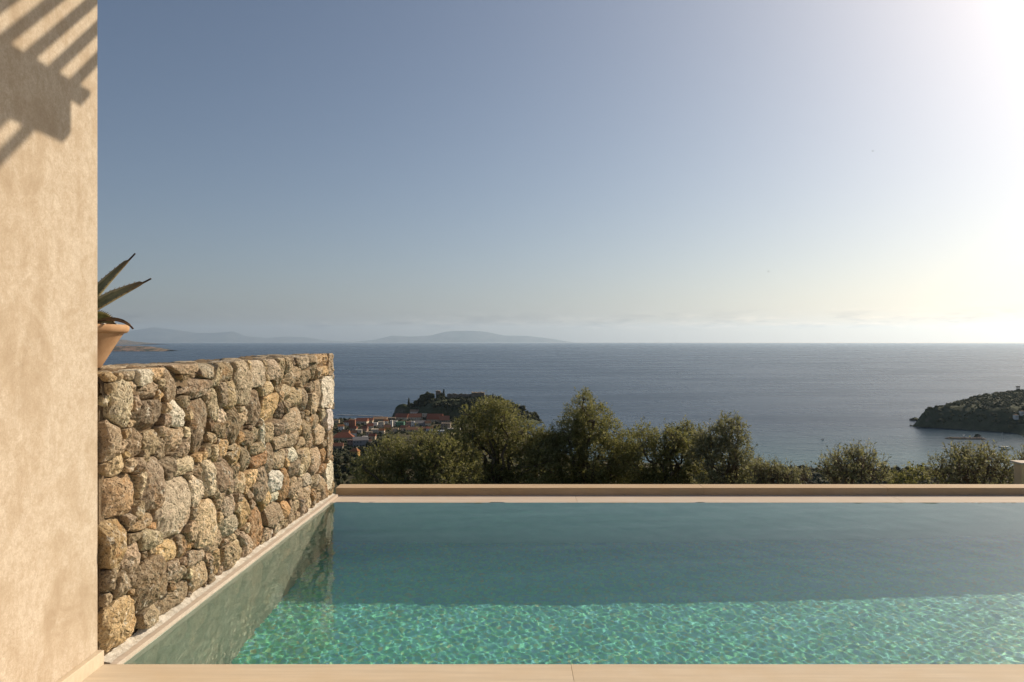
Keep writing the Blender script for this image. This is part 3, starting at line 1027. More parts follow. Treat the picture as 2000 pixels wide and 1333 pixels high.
# ---- terracotta bowl on the wall
def lathe(name, prof, mat, parent, seg=72, wob=0.0, loc=(0, 0, 0)):
    V = []; Fc = []
    for i, (r, z) in enumerate(prof):
        for k in range(seg):
            a = 2 * math.pi * k / seg
            rr = r * (1 + wob * mnoise.noise(Vector((math.cos(a) * 2, math.sin(a) * 2, z * 9))))
            V.append((rr * math.cos(a), rr * math.sin(a), z))
    for i in range(len(prof) - 1):
        for k in range(seg):
            Fc.append((i * seg + k, i * seg + (k + 1) % seg, (i + 1) * seg + (k + 1) % seg, (i + 1) * seg + k))
    return mesh_obj(name, V, Fc, mat, parent, True, loc)


def mat_terracotta():
    m, nt = material('terracotta')
    co = nt.coord('Object')
    n = nt.noise(co, 9.0, 5, 0.6, 0.4); f = nt.noise(co, 70.0, 4, 0.6)
    c = nt.mix(nt.rng(n, 0.35, 0.68, 0, 1), (0.40, 0.235, 0.125), (0.52, 0.34, 0.20))
    c = nt.mix(nt.rng(nt.noise(co, 3.0, 4, 0.6), 0.55, 0.7, 0, 0.5), c, (0.58, 0.46, 0.33))
    finish(nt, principled(nt, c, 0.85, nt.bump(f, 0.25, 0.003), 0.2))
    return m


M_TERRA = mat_terracotta()
PZ = wall_top(3.92) + 0.006
PY = 3.92
PXc = (146 - 1000) / F * PY
POT = Vector((PXc, PY, PZ))
pot = empty('plant_pot', POT, 'wide terracotta bowl standing on the stone wall behind the plaster corner', 'plant pot')
h_ = 1.588 - PZ
lathe('pot_body', [(0.0, 0.0), (0.118, 0.0), (0.124, 0.006), (0.150, h_ * 0.22), (0.188, h_ * 0.50), (0.222, h_ * 0.74), (0.236, h_ * 0.82), (0.230, h_ * 0.86)], M_TERRA, pot, 80, 0.006)
lathe('pot_rim', [(0.230, h_ * 0.80), (0.246, h_ * 0.81), (0.256, h_ * 0.86), (0.259, h_ * 0.93), (0.254, h_ * 0.985), (0.246, h_), (0.232, h_ * 0.99), (0.226, h_ * 0.95), (0.224, h_ * 0.86)], M_TERRA, pot, 80, 0.006)
M_SOIL = mat_plain('pot_soil', (0.10, 0.075, 0.05), 0.95, 0.4, 40.0, 0.6)
lathe('soil', [(0.226, h_ * 0.93), (0.16, h_ * 0.96), (0.08, h_ * 0.98), (0.0, h_ * 0.985)], M_SOIL, pot, 40, 0.03)
M_PEB = mat_plain('white_pebble', (0.62, 0.60, 0.55), 0.8, 0.15, 30.0)
for k in range(46):
    a = rs.uniform(0, 6.28); r = math.sqrt(rs.random()) * 0.205
    bm = bmesh.new(); bmesh.ops.create_icosphere(bm, subdivisions=2, radius=1.0)
    sz = rs.uniform(0.010, 0.020)
    for v in bm.verts:
        f = 1 + 0.25 * mnoise.noise(v.co * 1.3 + Vector((k * 3, 0, 0)))
        v.co = Vector((v.co.x * sz * f * 1.2, v.co.y * sz * f, v.co.z * sz * f * 0.75))
    me = bpy.data.meshes.new('pebble'); bm.to_mesh(me); bm.free(); me.materials.append(M_PEB)
    o = bpy.data.objects.new('pebble', me); COL.objects.link(o); o.parent = pot
    o.location = (r * math.cos(a), r * math.sin(a), h_ * (0.975 - 0.035 * (r / 0.22) ** 2) + sz * 0.3)


def mat_agave(dry=False):
    m, nt = material('agave_dry' if dry else 'agave_leaf')
    uv = nt.n('ShaderNodeAttribute', {'attribute_name': 'lf'}).outputs['Vector']   # x along, y across -1..1
    s = nt.n('ShaderNodeSeparateXYZ', None, Vector=uv).outputs
    co = nt.coord('Object')
    n = nt.noise(co, 22.0, 5, 0.65, 0.6)
    edge = nt.math('ABSOLUTE', s[1])
    if dry:
        c = nt.mix(nt.rng(n, 0.4, 0.6, 0, 1), (0.075, 0.04, 0.025), (0.20, 0.12, 0.06))
    else:
        c = nt.mix(nt.rng(n, 0.35, 0.65, 0, 1), (0.125, 0.135, 0.060), (0.23, 0.235, 0.115))
        stripe = nt.noise(nt.scaled(uv, (1.5, 9, 1)), 1.0, 3, 0.6)
        c = nt.mix(nt.rng(stripe, 0.52, 0.66, 0, 0.55), c, (0.40, 0.38, 0.22))
        c = nt.mix(nt.rng(nt.math('ADD', edge, nt.math('MULTIPLY', n, 0.3)), 0.86, 1.02, 0, 0.9), c, (0.50, 0.44, 0.25))
        c = nt.mix(nt.rng(nt.math('ADD', s[0], nt.math('MULTIPLY', n, 0.5)), 0.95, 1.15, 0, 0.8), c, (0.15, 0.095, 0.045))
        c = nt.mix(nt.rng(s[0], 0.90, 0.95, 0, 1), c, (0.035, 0.025, 0.018))
    finish(nt, principled(nt, c, 0.5, nt.bump(n, 0.3, 0.003), 0.35))
    return m


M_AGAVE, M_AGDRY, M_SPINE = mat_agave(), mat_agave(True), mat_plain('agave_spine', (0.10, 0.06, 0.03), 0.5, 0.2, 20.0)
agave = empty('agave', POT + Vector((0, 0, h_ * 0.96)), 'spiny agave with long grey green leaves growing in the terracotta bowl', 'agave')


def agave_leaf(p0, p1, p2, p3, width, face, mat, name='leaf', spines=True, label=None, tipw=1.0):
    """cubic spine curve p0..p3 (relative to the agave), gutter-shaped blade"""
    n, m_ = 40, 9
    pts = []
    for i in range(n):
        t = i / (n - 1)
        a = (1 - t) ** 3; b = 3 * t * (1 - t) ** 2; c = 3 * t * t * (1 - t); d = t ** 3
        pts.append(p0 * a + p1 * b + p2 * c + p3 * d)
    V = []; Fc = []; LF = []
    sp = []
    for i in range(n):
        t = i / (n - 1)
        tg = (pts[min(i + 1, n - 1)] - pts[max(i - 1, 0)]).normalized()
        side = tg.cross(face).normalized(); up = side.cross(tg).normalized()
        w = width * (0.62 + 0.75 * t - 0.2 * t * t) if t < 0.4 else width * (0.888 * (1 - ((t - 0.4) / 0.6) ** 1.55) * tipw + 0.012)
        if t > 0.9: w = max(width * 0.045 * (1 - (t - 0.9) * 9.5), 0.0008)
        w *= 1 + 0.05 * mnoise.noise(Vector((t * 9, width * 90, 0)))
        for j in range(m_):
            q = -1 + 2 * j / (m_ - 1)
            V.append(pts[i] + side * (q * w) + up * (0.34 * w * q * q))
            LF.append((t, q, 0))
        if i % 2 == 1 and t < 0.86 and spines:
            for q in (-1, 1):
                sp.append((pts[i] + side * q * w + up * 0.34 * w, (side * q + tg * 0.5).normalized(), w))
    for j in range(m_):           # underside thickness
        pass
    for i in range(n - 1):
        for j in range(m_ - 1):
            a0 = i * m_ + j
            Fc.append((a0, a0 + 1, a0 + m_ + 1, a0 + m_))
    o = mesh_obj(name, V, Fc, mat, agave, True)
    at_ = o.data.attributes.new('lf', 'FLOAT_VECTOR', 'POINT')
    at_.data.foreach_set('vector', np.array(LF, np.float32).reshape(-1))
    so = o.modifiers.new('thick', 'SOLIDIFY'); so.thickness = 0.008; so.offset = -1
    if label: o['label'] = label
    for (p, dr, w) in sp:
        L = 0.010 + 0.004 * rs.random()
        ax = dr.cross(Vector((0.3, 0.2, 1))).normalized() * 0.0028; ay = dr.cross(ax).normalized() * 0.0028
        s_ = mesh_obj('spine', [ax, ay, -ax, -ay, dr * L], [(0, 1, 4), (1, 2, 4), (2, 3, 4), (3, 0, 4)], M_SPINE, o, False, p)
    return o


AG = agave.location
def rel(u, v, y): return at(u, v, y) - AG
# the leaves the photograph shows
agave_leaf(Vector((0.02, 0, 0.02)), rel(165, 600, 3.92), rel(205, 556, 3.95), rel(263, 494, 3.98), 0.072, Vector((-0.55, -0.75, 0.4)), M_AGAVE, tipw=0.95)
agave_leaf(Vector((0.03, -0.02, 0.01)), rel(165, 608, 3.86), rel(225, 580, 3.83), rel(294, 543, 3.80), 0.066, Vector((-0.2, -0.72, 0.68)), M_AGAVE)
agave_leaf(Vector((0.03, 0.01, 0.0)), rel(180, 618, 3.90), rel(205, 622, 3.88), rel(226, 632, 3.87), 0.050, Vector((0, -0.75, 0.65)), M_AGAVE)
agave_leaf(Vector((0.06, 0.0, 0.01)), rel(190, 624, 3.84), rel(238, 612, 3.80), rel(260, 641, 3.78), 0.013, Vector((0, -0.6, 0.8)), M_AGDRY, spines=False, label='dry dark leaf drooping over the rim')
for k in range(11):
    a = R(115 + k * 27); L = rs.uniform(0.22, 0.36); e = rs.uniform(0.35, 1.15)
    dv = Vector((math.cos(a) * math.cos(e), math.sin(a) * math.cos(e), math.sin(e)))
    tip = dv * L
    if POT.x + tip.x > -2.30: tip.x = -2.30 - POT.x
    fc = Vector((-dv.x * math.tan(e) * 0.5, -dv.y * math.tan(e) * 0.5, 0.8)) if e < 0.9 else Vector((-dv.x, -dv.y, 0.3))
    agave_leaf(Vector((0, 0, 0)), dv * L * 0.3 + Vector((0, 0, 0.02)), dv * L * 0.65 + Vector((0, 0, 0.02)), tip, 0.045, fc, M_AGAVE, spines=(k < 3))
# ================================================================== TREES BEYOND THE POOL
def mat_leaf(name, stops, rough=0.62, trans=0.45):
    m, nt = material(name)
    rnd = nt.n('ShaderNodeNewGeometry').outputs['Random Per Island']
    c = nt.ramp(rnd, stops)
    d = nt.n('ShaderNodeBsdfPrincipled', None, Roughness=rough)
    nt.link(c, d.inputs['Base Color']); d.inputs['Specular IOR Level'].default_value = 0.15
    t = nt.n('ShaderNodeBsdfTranslucent')
    nt.link(nt.mix(0.4, c, (0.30, 0.29, 0.05)), t.inputs['Color'])
    mx = nt.n('ShaderNodeMixShader', None, i0=trans, i1=d.outputs[0], i2=t.outputs[0])
    finish(nt, mx.outputs[0])
    return m


M_LEAF = mat_leaf('evergreen_leaf', [(0.0, (0.092, 0.109, 0.046)), (0.35, (0.167, 0.176, 0.079)), (0.65, (0.234, 0.230, 0.109)), (0.88, (0.308, 0.290, 0.156)), (1.0, (0.407, 0.380, 0.246))])
M_LEAF2 = mat_leaf('olive_leaf', [(0.0, (0.105, 0.115, 0.068)), (0.4, (0.185, 0.189, 0.119)), (0.75, (0.270, 0.271, 0.188)), (1.0, (0.418, 0.405, 0.312))])
M_BARK = mat_plain('tree_bark', (0.13, 0.105, 0.08), 0.95, 0.4, 30.0, 0.7)


def leaf_cloud(blobs, density, leaf, rng, up=0.35, gap=0.0, sprig=0.0, nleaf=8, twig=0.20):
    """blobs: (c, r, rz). Returns verts, quads: leaf-sized blades set along short twigs through the crown's volume"""
    TW = []; TD = []; TL = []
    for (c, r, rz) in blobs:
        n = int(density * r * r)
        d = rng.normal(size=(n, 3)); d /= np.linalg.norm(d, axis=1)[:, None]
        q = rng.uniform(0.35, 1.0, n) ** 0.55
        p = d * np.stack([r * q, r * q, rz * q], -1) + np.array(c)
        # clumps and gaps
        keep = np.ones(n, bool)
        if gap > 0:
            for i in range(n):
                w = mnoise.noise(Vector(p[i] * (2.2 / max(r, 0.2) * 0.45)) * 1.6) + 0.45 * mnoise.noise(Vector(p[i] * 7.0))
                if w < gap - 0.42 and q[i] > 0.55: keep[i] = False
        p, dd = p[keep], d[keep]
        dr = dd * 0.7 + rng.normal(size=dd.shape) * 0.5 + np.array([0, 0, up])
        dr /= np.linalg.norm(dr, axis=1)[:, None]
        TW.append(p); TD.append(dr); TL.append(np.full(len(p), twig) * rng.uniform(0.6, 1.3, len(p)))
        ns_ = int(sprig * r * 20)
        if ns_:
            a = rng.uniform(0, 2 * np.pi, ns_); e = rng.uniform(0.25, 1.4, ns_)
            dv = np.stack([np.cos(a) * np.cos(e), np.sin(a) * np.cos(e), np.sin(e)], -1)
            ps = dv * np.array([r, r, rz]) * 0.95 + np.array(c)
            ds = dv * 0.5 + np.array([0, 0, 0.9]) + rng.normal(size=(ns_, 3)) * 0.22
            ds /= np.linalg.norm(ds, axis=1)[:, None]
            TW.append(ps); TD.append(ds); TL.append(twig * rng.uniform(0.9, 1.7, ns_))
    P, Dv, L = np.concatenate(TW), np.concatenate(TD), np.concatenate(TL)
    n = len(P)
    t = (np.arange(nleaf) + 0.5) / nleaf
    base = P[:, None, :] + Dv[:, None, :] * (L[:, None] * t[None, :])[..., None]
    base = base.reshape(-1, 3); ax = np.repeat(Dv, nleaf, 0)
    k = len(base)
    rv = rng.normal(size=(k, 3)); rv -= ax * (rv * ax).sum(1)[:, None]
    rv /= np.linalg.norm(rv, axis=1)[:, None] + 1e-9
    ld = ax * 0.65 + rv * 0.85 + rng.normal(size=(k, 3)) * 0.15
    ld /= np.linalg.norm(ld, axis=1)[:, None]
    sd = np.cross(ld, ax + rng.normal(size=(k, 3)) * 0.5); sd /= np.linalg.norm(sd, axis=1)[:, None] + 1e-9
    ll = leaf * rng.uniform(0.65, 1.25, k)[:, None]; lw = ll * rng.uniform(0.15, 0.21, k)[:, None]
    V = np.stack([base, base + ld * ll * 0.45 + sd * lw, base + ld * ll, base + ld * ll * 0.45 - sd * lw], 1).reshape(-1, 3)
    Q = np.arange(len(V)).reshape(-1, 4)
    return V, Q, P, Dv, L


def tube_mesh(paths, seg=7):
    V = []; Fc = []
    for pts, rad in paths:
        o0 = len(V)
        for i, p in enumerate(pts):
            tg = (pts[min(i + 1, len(pts) - 1)] - pts[max(i - 1, 0)]).normalized()
            a = tg.orthogonal().normalized(); b = tg.cross(a)
            for k in range(seg):
                an = 2 * math.pi * k / seg
                V.append(p + (a * math.cos(an) + b * math.sin(an)) * rad[i])
        for i in range(len(pts) - 1):
            for k in range(seg):
                Fc.append((o0 + i * seg + k, o0 + i * seg + (k + 1) % seg, o0 + (i + 1) * seg + (k + 1) % seg, o0 + (i + 1) * seg + k))
    return V, Fc


def limb(a, b, r0, r1, rng, n=7, wob=0.08):
    L = (b - a).length
    pts = []
    for i in range(n):
        t = i / (n - 1)
        p = a.lerp(b, t) + Vector(rng.normal(size=3)) * wob * L * math.sin(math.pi * t) * 0.5
        pts.append(p)
    return pts, [r0 + (r1 - r0) * (i / (n - 1)) for i in range(n)]


def near_tree(name, label, cat, D, blobs_px, mat, density, leaf, seed, group=None, gap=0.30, sprig=1.0, up=0.35, depth=1.0, twig=0.12, squash=1.0):
    rng = np.random.default_rng(seed)
    bl = []
    for (u, v, r) in blobs_px:
        y = D + rng.uniform(-0.35, 0.35) * depth
        c = at(u, v, y); rr = r / F * y
        bl.append((tuple(c), rr, rr * squash))
    cx = sum(b[0][0] for b in bl) / len(bl); cyy = sum(b[0][1] for b in bl) / len(bl)
    gz_ = float(home_z(cx, cyy)[0]) - 0.05
    # the crown goes on below the kerb's edge
    low = min(b[0][2] for b in bl)
    for k in range(max(2, len(bl) // 2)):
        b = bl[k % len(bl)]
        bl.append(((b[0][0] + rng.uniform(-.1, .1), b[0][1] + rng.uniform(-.2, .3), low - b[1] * 0.7 - rng.uniform(0, 0.2)), b[1] * 0.95, b[1] * 0.9))
    root = empty(name, (cx, cyy, gz_), label, cat, group)
    V, Q, TP, TDv, TL = leaf_cloud(bl, density, leaf, rng, up, gap, sprig, twig=twig)
    big_mesh('crown', V - np.array(root.location), Q, mat, root)
    paths = []
    base = Vector((0, 0, 0)); fork = Vector((rng.uniform(-.1, .1), 0, max(0.5, (low - 0.5) - gz_)))
    paths.append(limb(base, fork, 0.10, 0.07, rng, 8, 0.05))
    V1, F1 = tube_mesh(paths, 10)
    mesh_obj('trunk', V1, F1, M_BARK, root, True)
    lp = []
    for b in bl:
        tgt = Vector(b[0]) - root.location
        lp.append(limb(fork, tgt, 0.045, 0.012, rng, 8, 0.12))
        for _ in range(5):
            dv = Vector(rng.normal(size=3)); dv.normalize()
            lp.append(limb(tgt, tgt + dv * b[1] * 0.85, 0.012, 0.003, rng, 5, 0.15))
    for i in rng.choice(len(TP), min(len(TP), 500), replace=False):
        p = Vector(TP[i]) - root.location; d = Vector(TDv[i])
        lp.append(([p - d * 0.12, p, p + d * TL[i]], [0.004, 0.003, 0.0012]))
    V2, F2 = tube_mesh(lp, 5)
    mesh_obj('limbs', V2, F2, M_BARK, root, True)
    return root


GT = 'trees behind the far pool kerb'
near_tree('evergreen_tree', 'low spreading olive green tree just right of the stone wall end', 'tree', 13.5,
          [(742, 912, 36), (775, 897, 40), (815, 893, 42), (855, 890, 42), (895, 893, 38), (722, 935, 30), (790, 930, 46), (860, 930, 48), (765, 872, 20), (848, 862, 20), (820, 866, 20), (905, 925, 36), (880, 868, 26), (710, 915, 22)], M_LEAF, 3700, 0.052, 21, GT, 0.30, 0.7)
near_tree('evergreen_tree', 'broad sunlit tree covering the right side of the castle hill', 'tree', 14.5,
          [(925, 845, 38), (958, 815, 32), (985, 812, 26), (975, 850, 44), (1015, 855, 40), (1050, 868, 32), (945, 895, 50), (1000, 905, 50), (1045, 910, 42), (905, 880, 34), (955, 790, 14), (915, 812, 16)], M_LEAF, 3700, 0.052, 22, GT, 0.30, 0.8)
near_tree('evergreen_tree', 'tallest peaked tree behind the middle of the pool', 'tree', 14.8,
          [(1140, 795, 24), (1128, 822, 32), (1162, 822, 34), (1108, 848, 30), (1148, 850, 44), (1185, 850, 30), (1112, 885, 40), (1165, 895, 50), (1200, 900, 36), (1095, 920, 34), (1140, 778, 12), (1075, 880, 34), (1068, 915, 36), (1215, 925, 30), (1058, 880, 30), (1222, 890, 28), (1070, 866, 24), (1228, 868, 26)], M_LEAF, 3800, 0.050, 23, GT, 0.28, 0.9)
near_tree('evergreen_tree', 'bushy tree with several tufted tops right of the tallest tree', 'tree', 14.2,
          [(1255, 868, 30), (1298, 872, 34), (1335, 865, 30), (1275, 905, 42), (1325, 905, 44), (1238, 915, 36), (1256, 842, 13), (1300, 846, 12), (1338, 840, 13), (1362, 890, 34), (1220, 890, 26), (1365, 925, 32), (1366, 868, 24), (1320, 858, 20)], M_LEAF, 3800, 0.050, 24, GT, 0.30, 1.1)
near_tree('evergreen_tree', 'airy tree with upright twigs at the right end of the tree row', 'tree', 13.6,
          [(1375, 880, 30), (1392, 868, 32), (1428, 848, 28), (1432, 880, 36), (1385, 905, 42), (1440, 915, 36), (1462, 915, 26), (1478, 932, 26), (1415, 835, 16), (1440, 832, 14)], M_LEAF2, 3000, 0.055, 25, GT, 0.34, 1.5, 0.6)
near_tree('low_shrub', 'low dark shrub with thin upright shoots left of the open sea gap', 'shrub', 12.5,
          [(1482, 930, 20), (1510, 932, 20), (1540, 935, 18), (1570, 936, 18), (1500, 920, 12), (1525, 922, 10)], M_LEAF2, 3200, 0.048, 26, None, 0.30, 2.2, 0.9)
near_tree('olive_shrub', 'small olive shrub with a tall sprig standing alone against the sea', 'shrub', 10.2,
          [(1625, 925, 24), (1652, 912, 28), (1685, 910, 30), (1708, 928, 26), (1640, 935, 28), (1676, 893, 14), (1635, 900, 12)], M_LEAF2, 3000, 0.048, 27, None, 0.36, 1.9, 0.6)
near_tree('olive_shrub', 'wide olive shrub right beside the cream pier', 'shrub', 10.6,
          [(1840, 925, 24), (1868, 908, 30), (1900, 903, 30), (1932, 910, 32), (1962, 922, 26), (1885, 930, 34), (1935, 935, 32), (1868, 892, 12), (1912, 888, 14)], M_LEAF2, 3000, 0.048, 28, None, 0.36, 1.7, 0.6)
near_tree('olive_shrub', 'olive sprigs rising behind the top of the cream pier', 'shrub', 11.0,
          [(1992, 908, 16), (2012, 905, 20), (2035, 915, 24)], M_LEAF2, 3000, 0.048, 29, None, 0.3, 1.8, 0.8)
near_tree('hillside_tree', 'dark tree top far down the slope between the two olive shrubs', 'tree', 46.0,
          [(1750, 940, 14), (1775, 935, 14), (1800, 934, 15), (1825, 938, 14), (1735, 944, 10)], M_LEAF, 190, 0.24, 30, None, 0.2, 0.4, 0.3, 3.0, 0.45)
# ================================================================== VILLAGE, HILL AND BAY
def mat_objcol(name, sc=0.4, var=0.3, rough=0.9, stripes=None):
    m, nt = material(name)
    co = nt.coord('Object')
    info = nt.n('ShaderNodeObjectInfo')
    n = nt.noise(co, sc, 5, 0.65)
    c = nt.mix(nt.rng(n, 0.35, 0.68, 0, 1), nt.mix(var, info.outputs['Color'], (0.08, 0.06, 0.05)), info.outputs['Color'])
    finish(nt, principled(nt, c, rough, nt.bump(n, 0.4, 0.15), 0.1))
    return m


M_WALLC, M_ROOFC = mat_objcol('house_wall', 0.35, 0.25), mat_objcol('clay_roof', 1.1, 0.45)
M_WIN = mat_plain('dark_window', (0.035, 0.04, 0.045), 0.25, 0.2, 1.0, 0.0, 0.5)
M_SHUT = mat_plain('window_shutter', (0.10, 0.15, 0.13), 0.7, 0.2, 1.0, 0.0)
bmw = bmesh.new(); bmesh.ops.create_cube(bmw, size=1.0)
ME_WIN = bpy.data.meshes.new('window'); bmw.to_mesh(ME_WIN); bmw.free(); ME_WIN.materials.append(M_WIN)
RED, RUST, ORG, BRN, TANR, GREY = (0.31, 0.115, 0.07), (0.25, 0.11, 0.07), (0.40, 0.17, 0.075), (0.20, 0.11, 0.07), (0.30, 0.20, 0.13), (0.20, 0.20, 0.21)
WHT, CRM, TAN, PNK, STN, SAL, YEL, GRN, GRY, BLU = (0.84, 0.81, 0.76), (0.74, 0.65, 0.51), (0.55, 0.44, 0.32), (0.46, 0.30, 0.24), (0.30, 0.25, 0.20), (0.42, 0.18, 0.11), (0.58, 0.37, 0.13), (0.10, 0.24, 0.18), (0.30, 0.30, 0.31), (0.42, 0.46, 0.50)
GV = 'houses of the shore village'
HOUSES = [
 (687, 836, 10, 13, 'flat', 0, SAL, SAL, 4, 'tall salmon pink block above the left red roofs'),
 (706, 829, 18, 5, 'gable', 5, CRM, RED, -6, 'red roofed house just right of the salmon block'),
 (696, 828, 6, 8, 'flat', 0, WHT, WHT, 2, 'narrow white house between salmon block and red roof'),
 (665, 841, 9, 7, 'gable', 3, WHT, ORG, 8, 'small bright white house near the stone wall end'),
 (668, 862, 34, 6, 'hip', 8, TAN, RED, 6, 'long low house under the widest dark red roof at left'),
 (674, 851, 12, 4, 'gable', 5, TAN, ORG, -12, 'small orange roofed house behind the widest dark red roof'),
 (702, 874, 24, 12, 'gable', 5, GRY, GREY, 14, 'large grey gabled house below the red roofs'),
 (683, 873, 9, 11, 'flat', 0, PNK, PNK, 10, 'narrow pinkish house against the grey gabled house'),
 (692, 891, 13, 8, 'hip', 5, YEL, ORG, -14, 'yellow house with orange roof lowest in the village'),
 (659, 880, 15, 7, 'gable', 5, STN, RUST, 5, 'rust roofed stone house under the widest dark red roof'),
 (733, 846, 14, 6, 'flat', 0, CRM, CRM, -4, 'low cream house just above the nearest tree tops'),
 (720, 851, 10, 6, 'flat', 0, TAN, TAN, 8, 'small tan house left of the low cream house'),
 (744, 835, 9, 9, 'flat', 0, CRM, CRM, 3, 'square cream house in the middle of the shore row'),
 (764, 835, 4, 11, 'flat', 0, WHT, WHT, 0, 'slim white tower house right of the square cream one'),
 (741, 823, 22, 4, 'gable', 3, TAN, TANR, 2, 'long tan roofed building nearest the left water edge'),
 (719, 826, 14, 4, 'gable', 4, TAN, RUST, -3, 'rust roofed house left of the long tan building'),
 (762, 821, 15, 4, 'flat', 0, STN, STN, 5, 'flat stone building right of the long tan one'),
 (784, 820, 20, 4, 'gable', 6, CRM, RED, -8, 'leftmost red roofed house under the castle hill'),
 (809, 820, 21, 4, 'gable', 6, CRM, RUST, 6, 'wide dark red roofed house in the middle under the hill'),
 (812, 811, 19, 5, 'gable', 3, WHT, TANR, 2, 'white house with tan roof highest under the castle hill'),
 (829, 818, 8, 8, 'flat', 0, CRM, CRM, 10, 'cream cube house left of the brightest red roof'),
 (781, 833, 13, 7, 'flat', 0, GRN, GRN, -3, 'green fronted house in the village centre'),
 (772, 832, 5, 8, 'flat', 0, WHT, WHT, 2, 'slim white house left of the green fronted house'),
 (798, 834, 9, 8, 'flat', 0, PNK, PNK, 7, 'pale pink house right of the green fronted house'),
 (806, 834, 5, 9, 'flat', 0, WHT, WHT, -2, 'slim white house right of the pale pink one'),
 (820, 834, 18, 6, 'gable', 4, GRY, GREY, 5, 'grey roofed house between white and red roofed houses'),
 (849, 825, 25, 5, 'gable', 9, TAN, (0.38, 0.13, 0.07), -7, 'house with the largest brightest red roof below the cliff'),
 (867, 828, 16, 6, 'gable', 7, STN, RUST, 8, 'brown red roofed house right of the brightest red roof'),
 (871, 840, 15, 11, 'flat', 0, STN, STN, -5, 'bare stone house at the right end of the village'),
 (756, 842, 11, 6, 'gable', 4, YEL, BRN, 12, 'ochre house with brown roof above the nearest tree tops'),
 (815, 843, 38, 3, 'gable', 4, TAN, BRN, 2, 'long low brown roof just above the nearest tree'),
 (860, 848, 22, 5, 'flat', 0, BLU, BLU, 4, 'pale blue grey flat house partly behind the tree'),
 (886, 841, 20, 3, 'flat', 0, WHT, WHT, -3, 'long white terrace at the far right of the village'),
 (790, 842, 13, 5, 'gable', 4, CRM, RUST, -10, 'cream house with rust roof left of the long brown roof'),
 (835, 834, 9, 6, 'gable', 4, CRM, BRN, 15, 'small brown roofed house left of the stone house'),
 (656, 827, 9, 5, 'flat', 0, TAN, TAN, 3, 'small tan flat house hard against the stone wall end'),
 (677, 831, 8, 5, 'gable', 3, WHT, RUST, -5, 'white rust roofed house just left of the salmon block'),
 (722, 838, 10, 5, 'gable', 4, CRM, RED, 9, 'red roofed cream house left of the square cream house'),
 (732, 833, 8, 6, 'flat', 0, WHT, WHT, -2, 'small white flat house touching the square cream house'),
 (753, 830, 7, 6, 'gable', 3, WHT, ORG, 6, 'white orange roofed house left of the slim tower house'),
 (712, 844, 9, 6, 'gable', 4, PNK, RUST, -11, 'pinkish rust roofed house left of the low cream house'),
 (700, 847, 10, 6, 'flat', 0, CRM, CRM, 7, 'cream flat house in front of the salmon block'),
 (690, 853, 9, 6, 'gable', 4, WHT, BRN, 12, 'white brown roofed house right of the small orange roof'),
 (727, 859, 10, 6, 'gable', 4, TAN, RED, -7, 'red roofed tan house lowest beside the near tree tops'),
 (712, 860, 8, 6, 'flat', 0, WHT, WHT, 4, 'white flat house above the grey gabled house'),
 (745, 847, 9, 5, 'gable', 3, CRM, ORG, -4, 'orange roofed cream house right of the low cream house'),
 (772, 843, 9, 5, 'flat', 0, TAN, TAN, 2, 'tan flat house right of the ochre house'),
 (690, 843, 10, 5, 'gable', 4, TAN, RED, -9, 'tan red roofed house directly under the salmon block'),
 (838, 843, 10, 5, 'gable', 3, WHT, RED, 5, 'white red roofed house left of the bare stone house'),
 (719, 869, 9, 6, 'gable', 3, CRM, BRN, 10, 'cream brown roofed house right of the grey gabled house'),
]


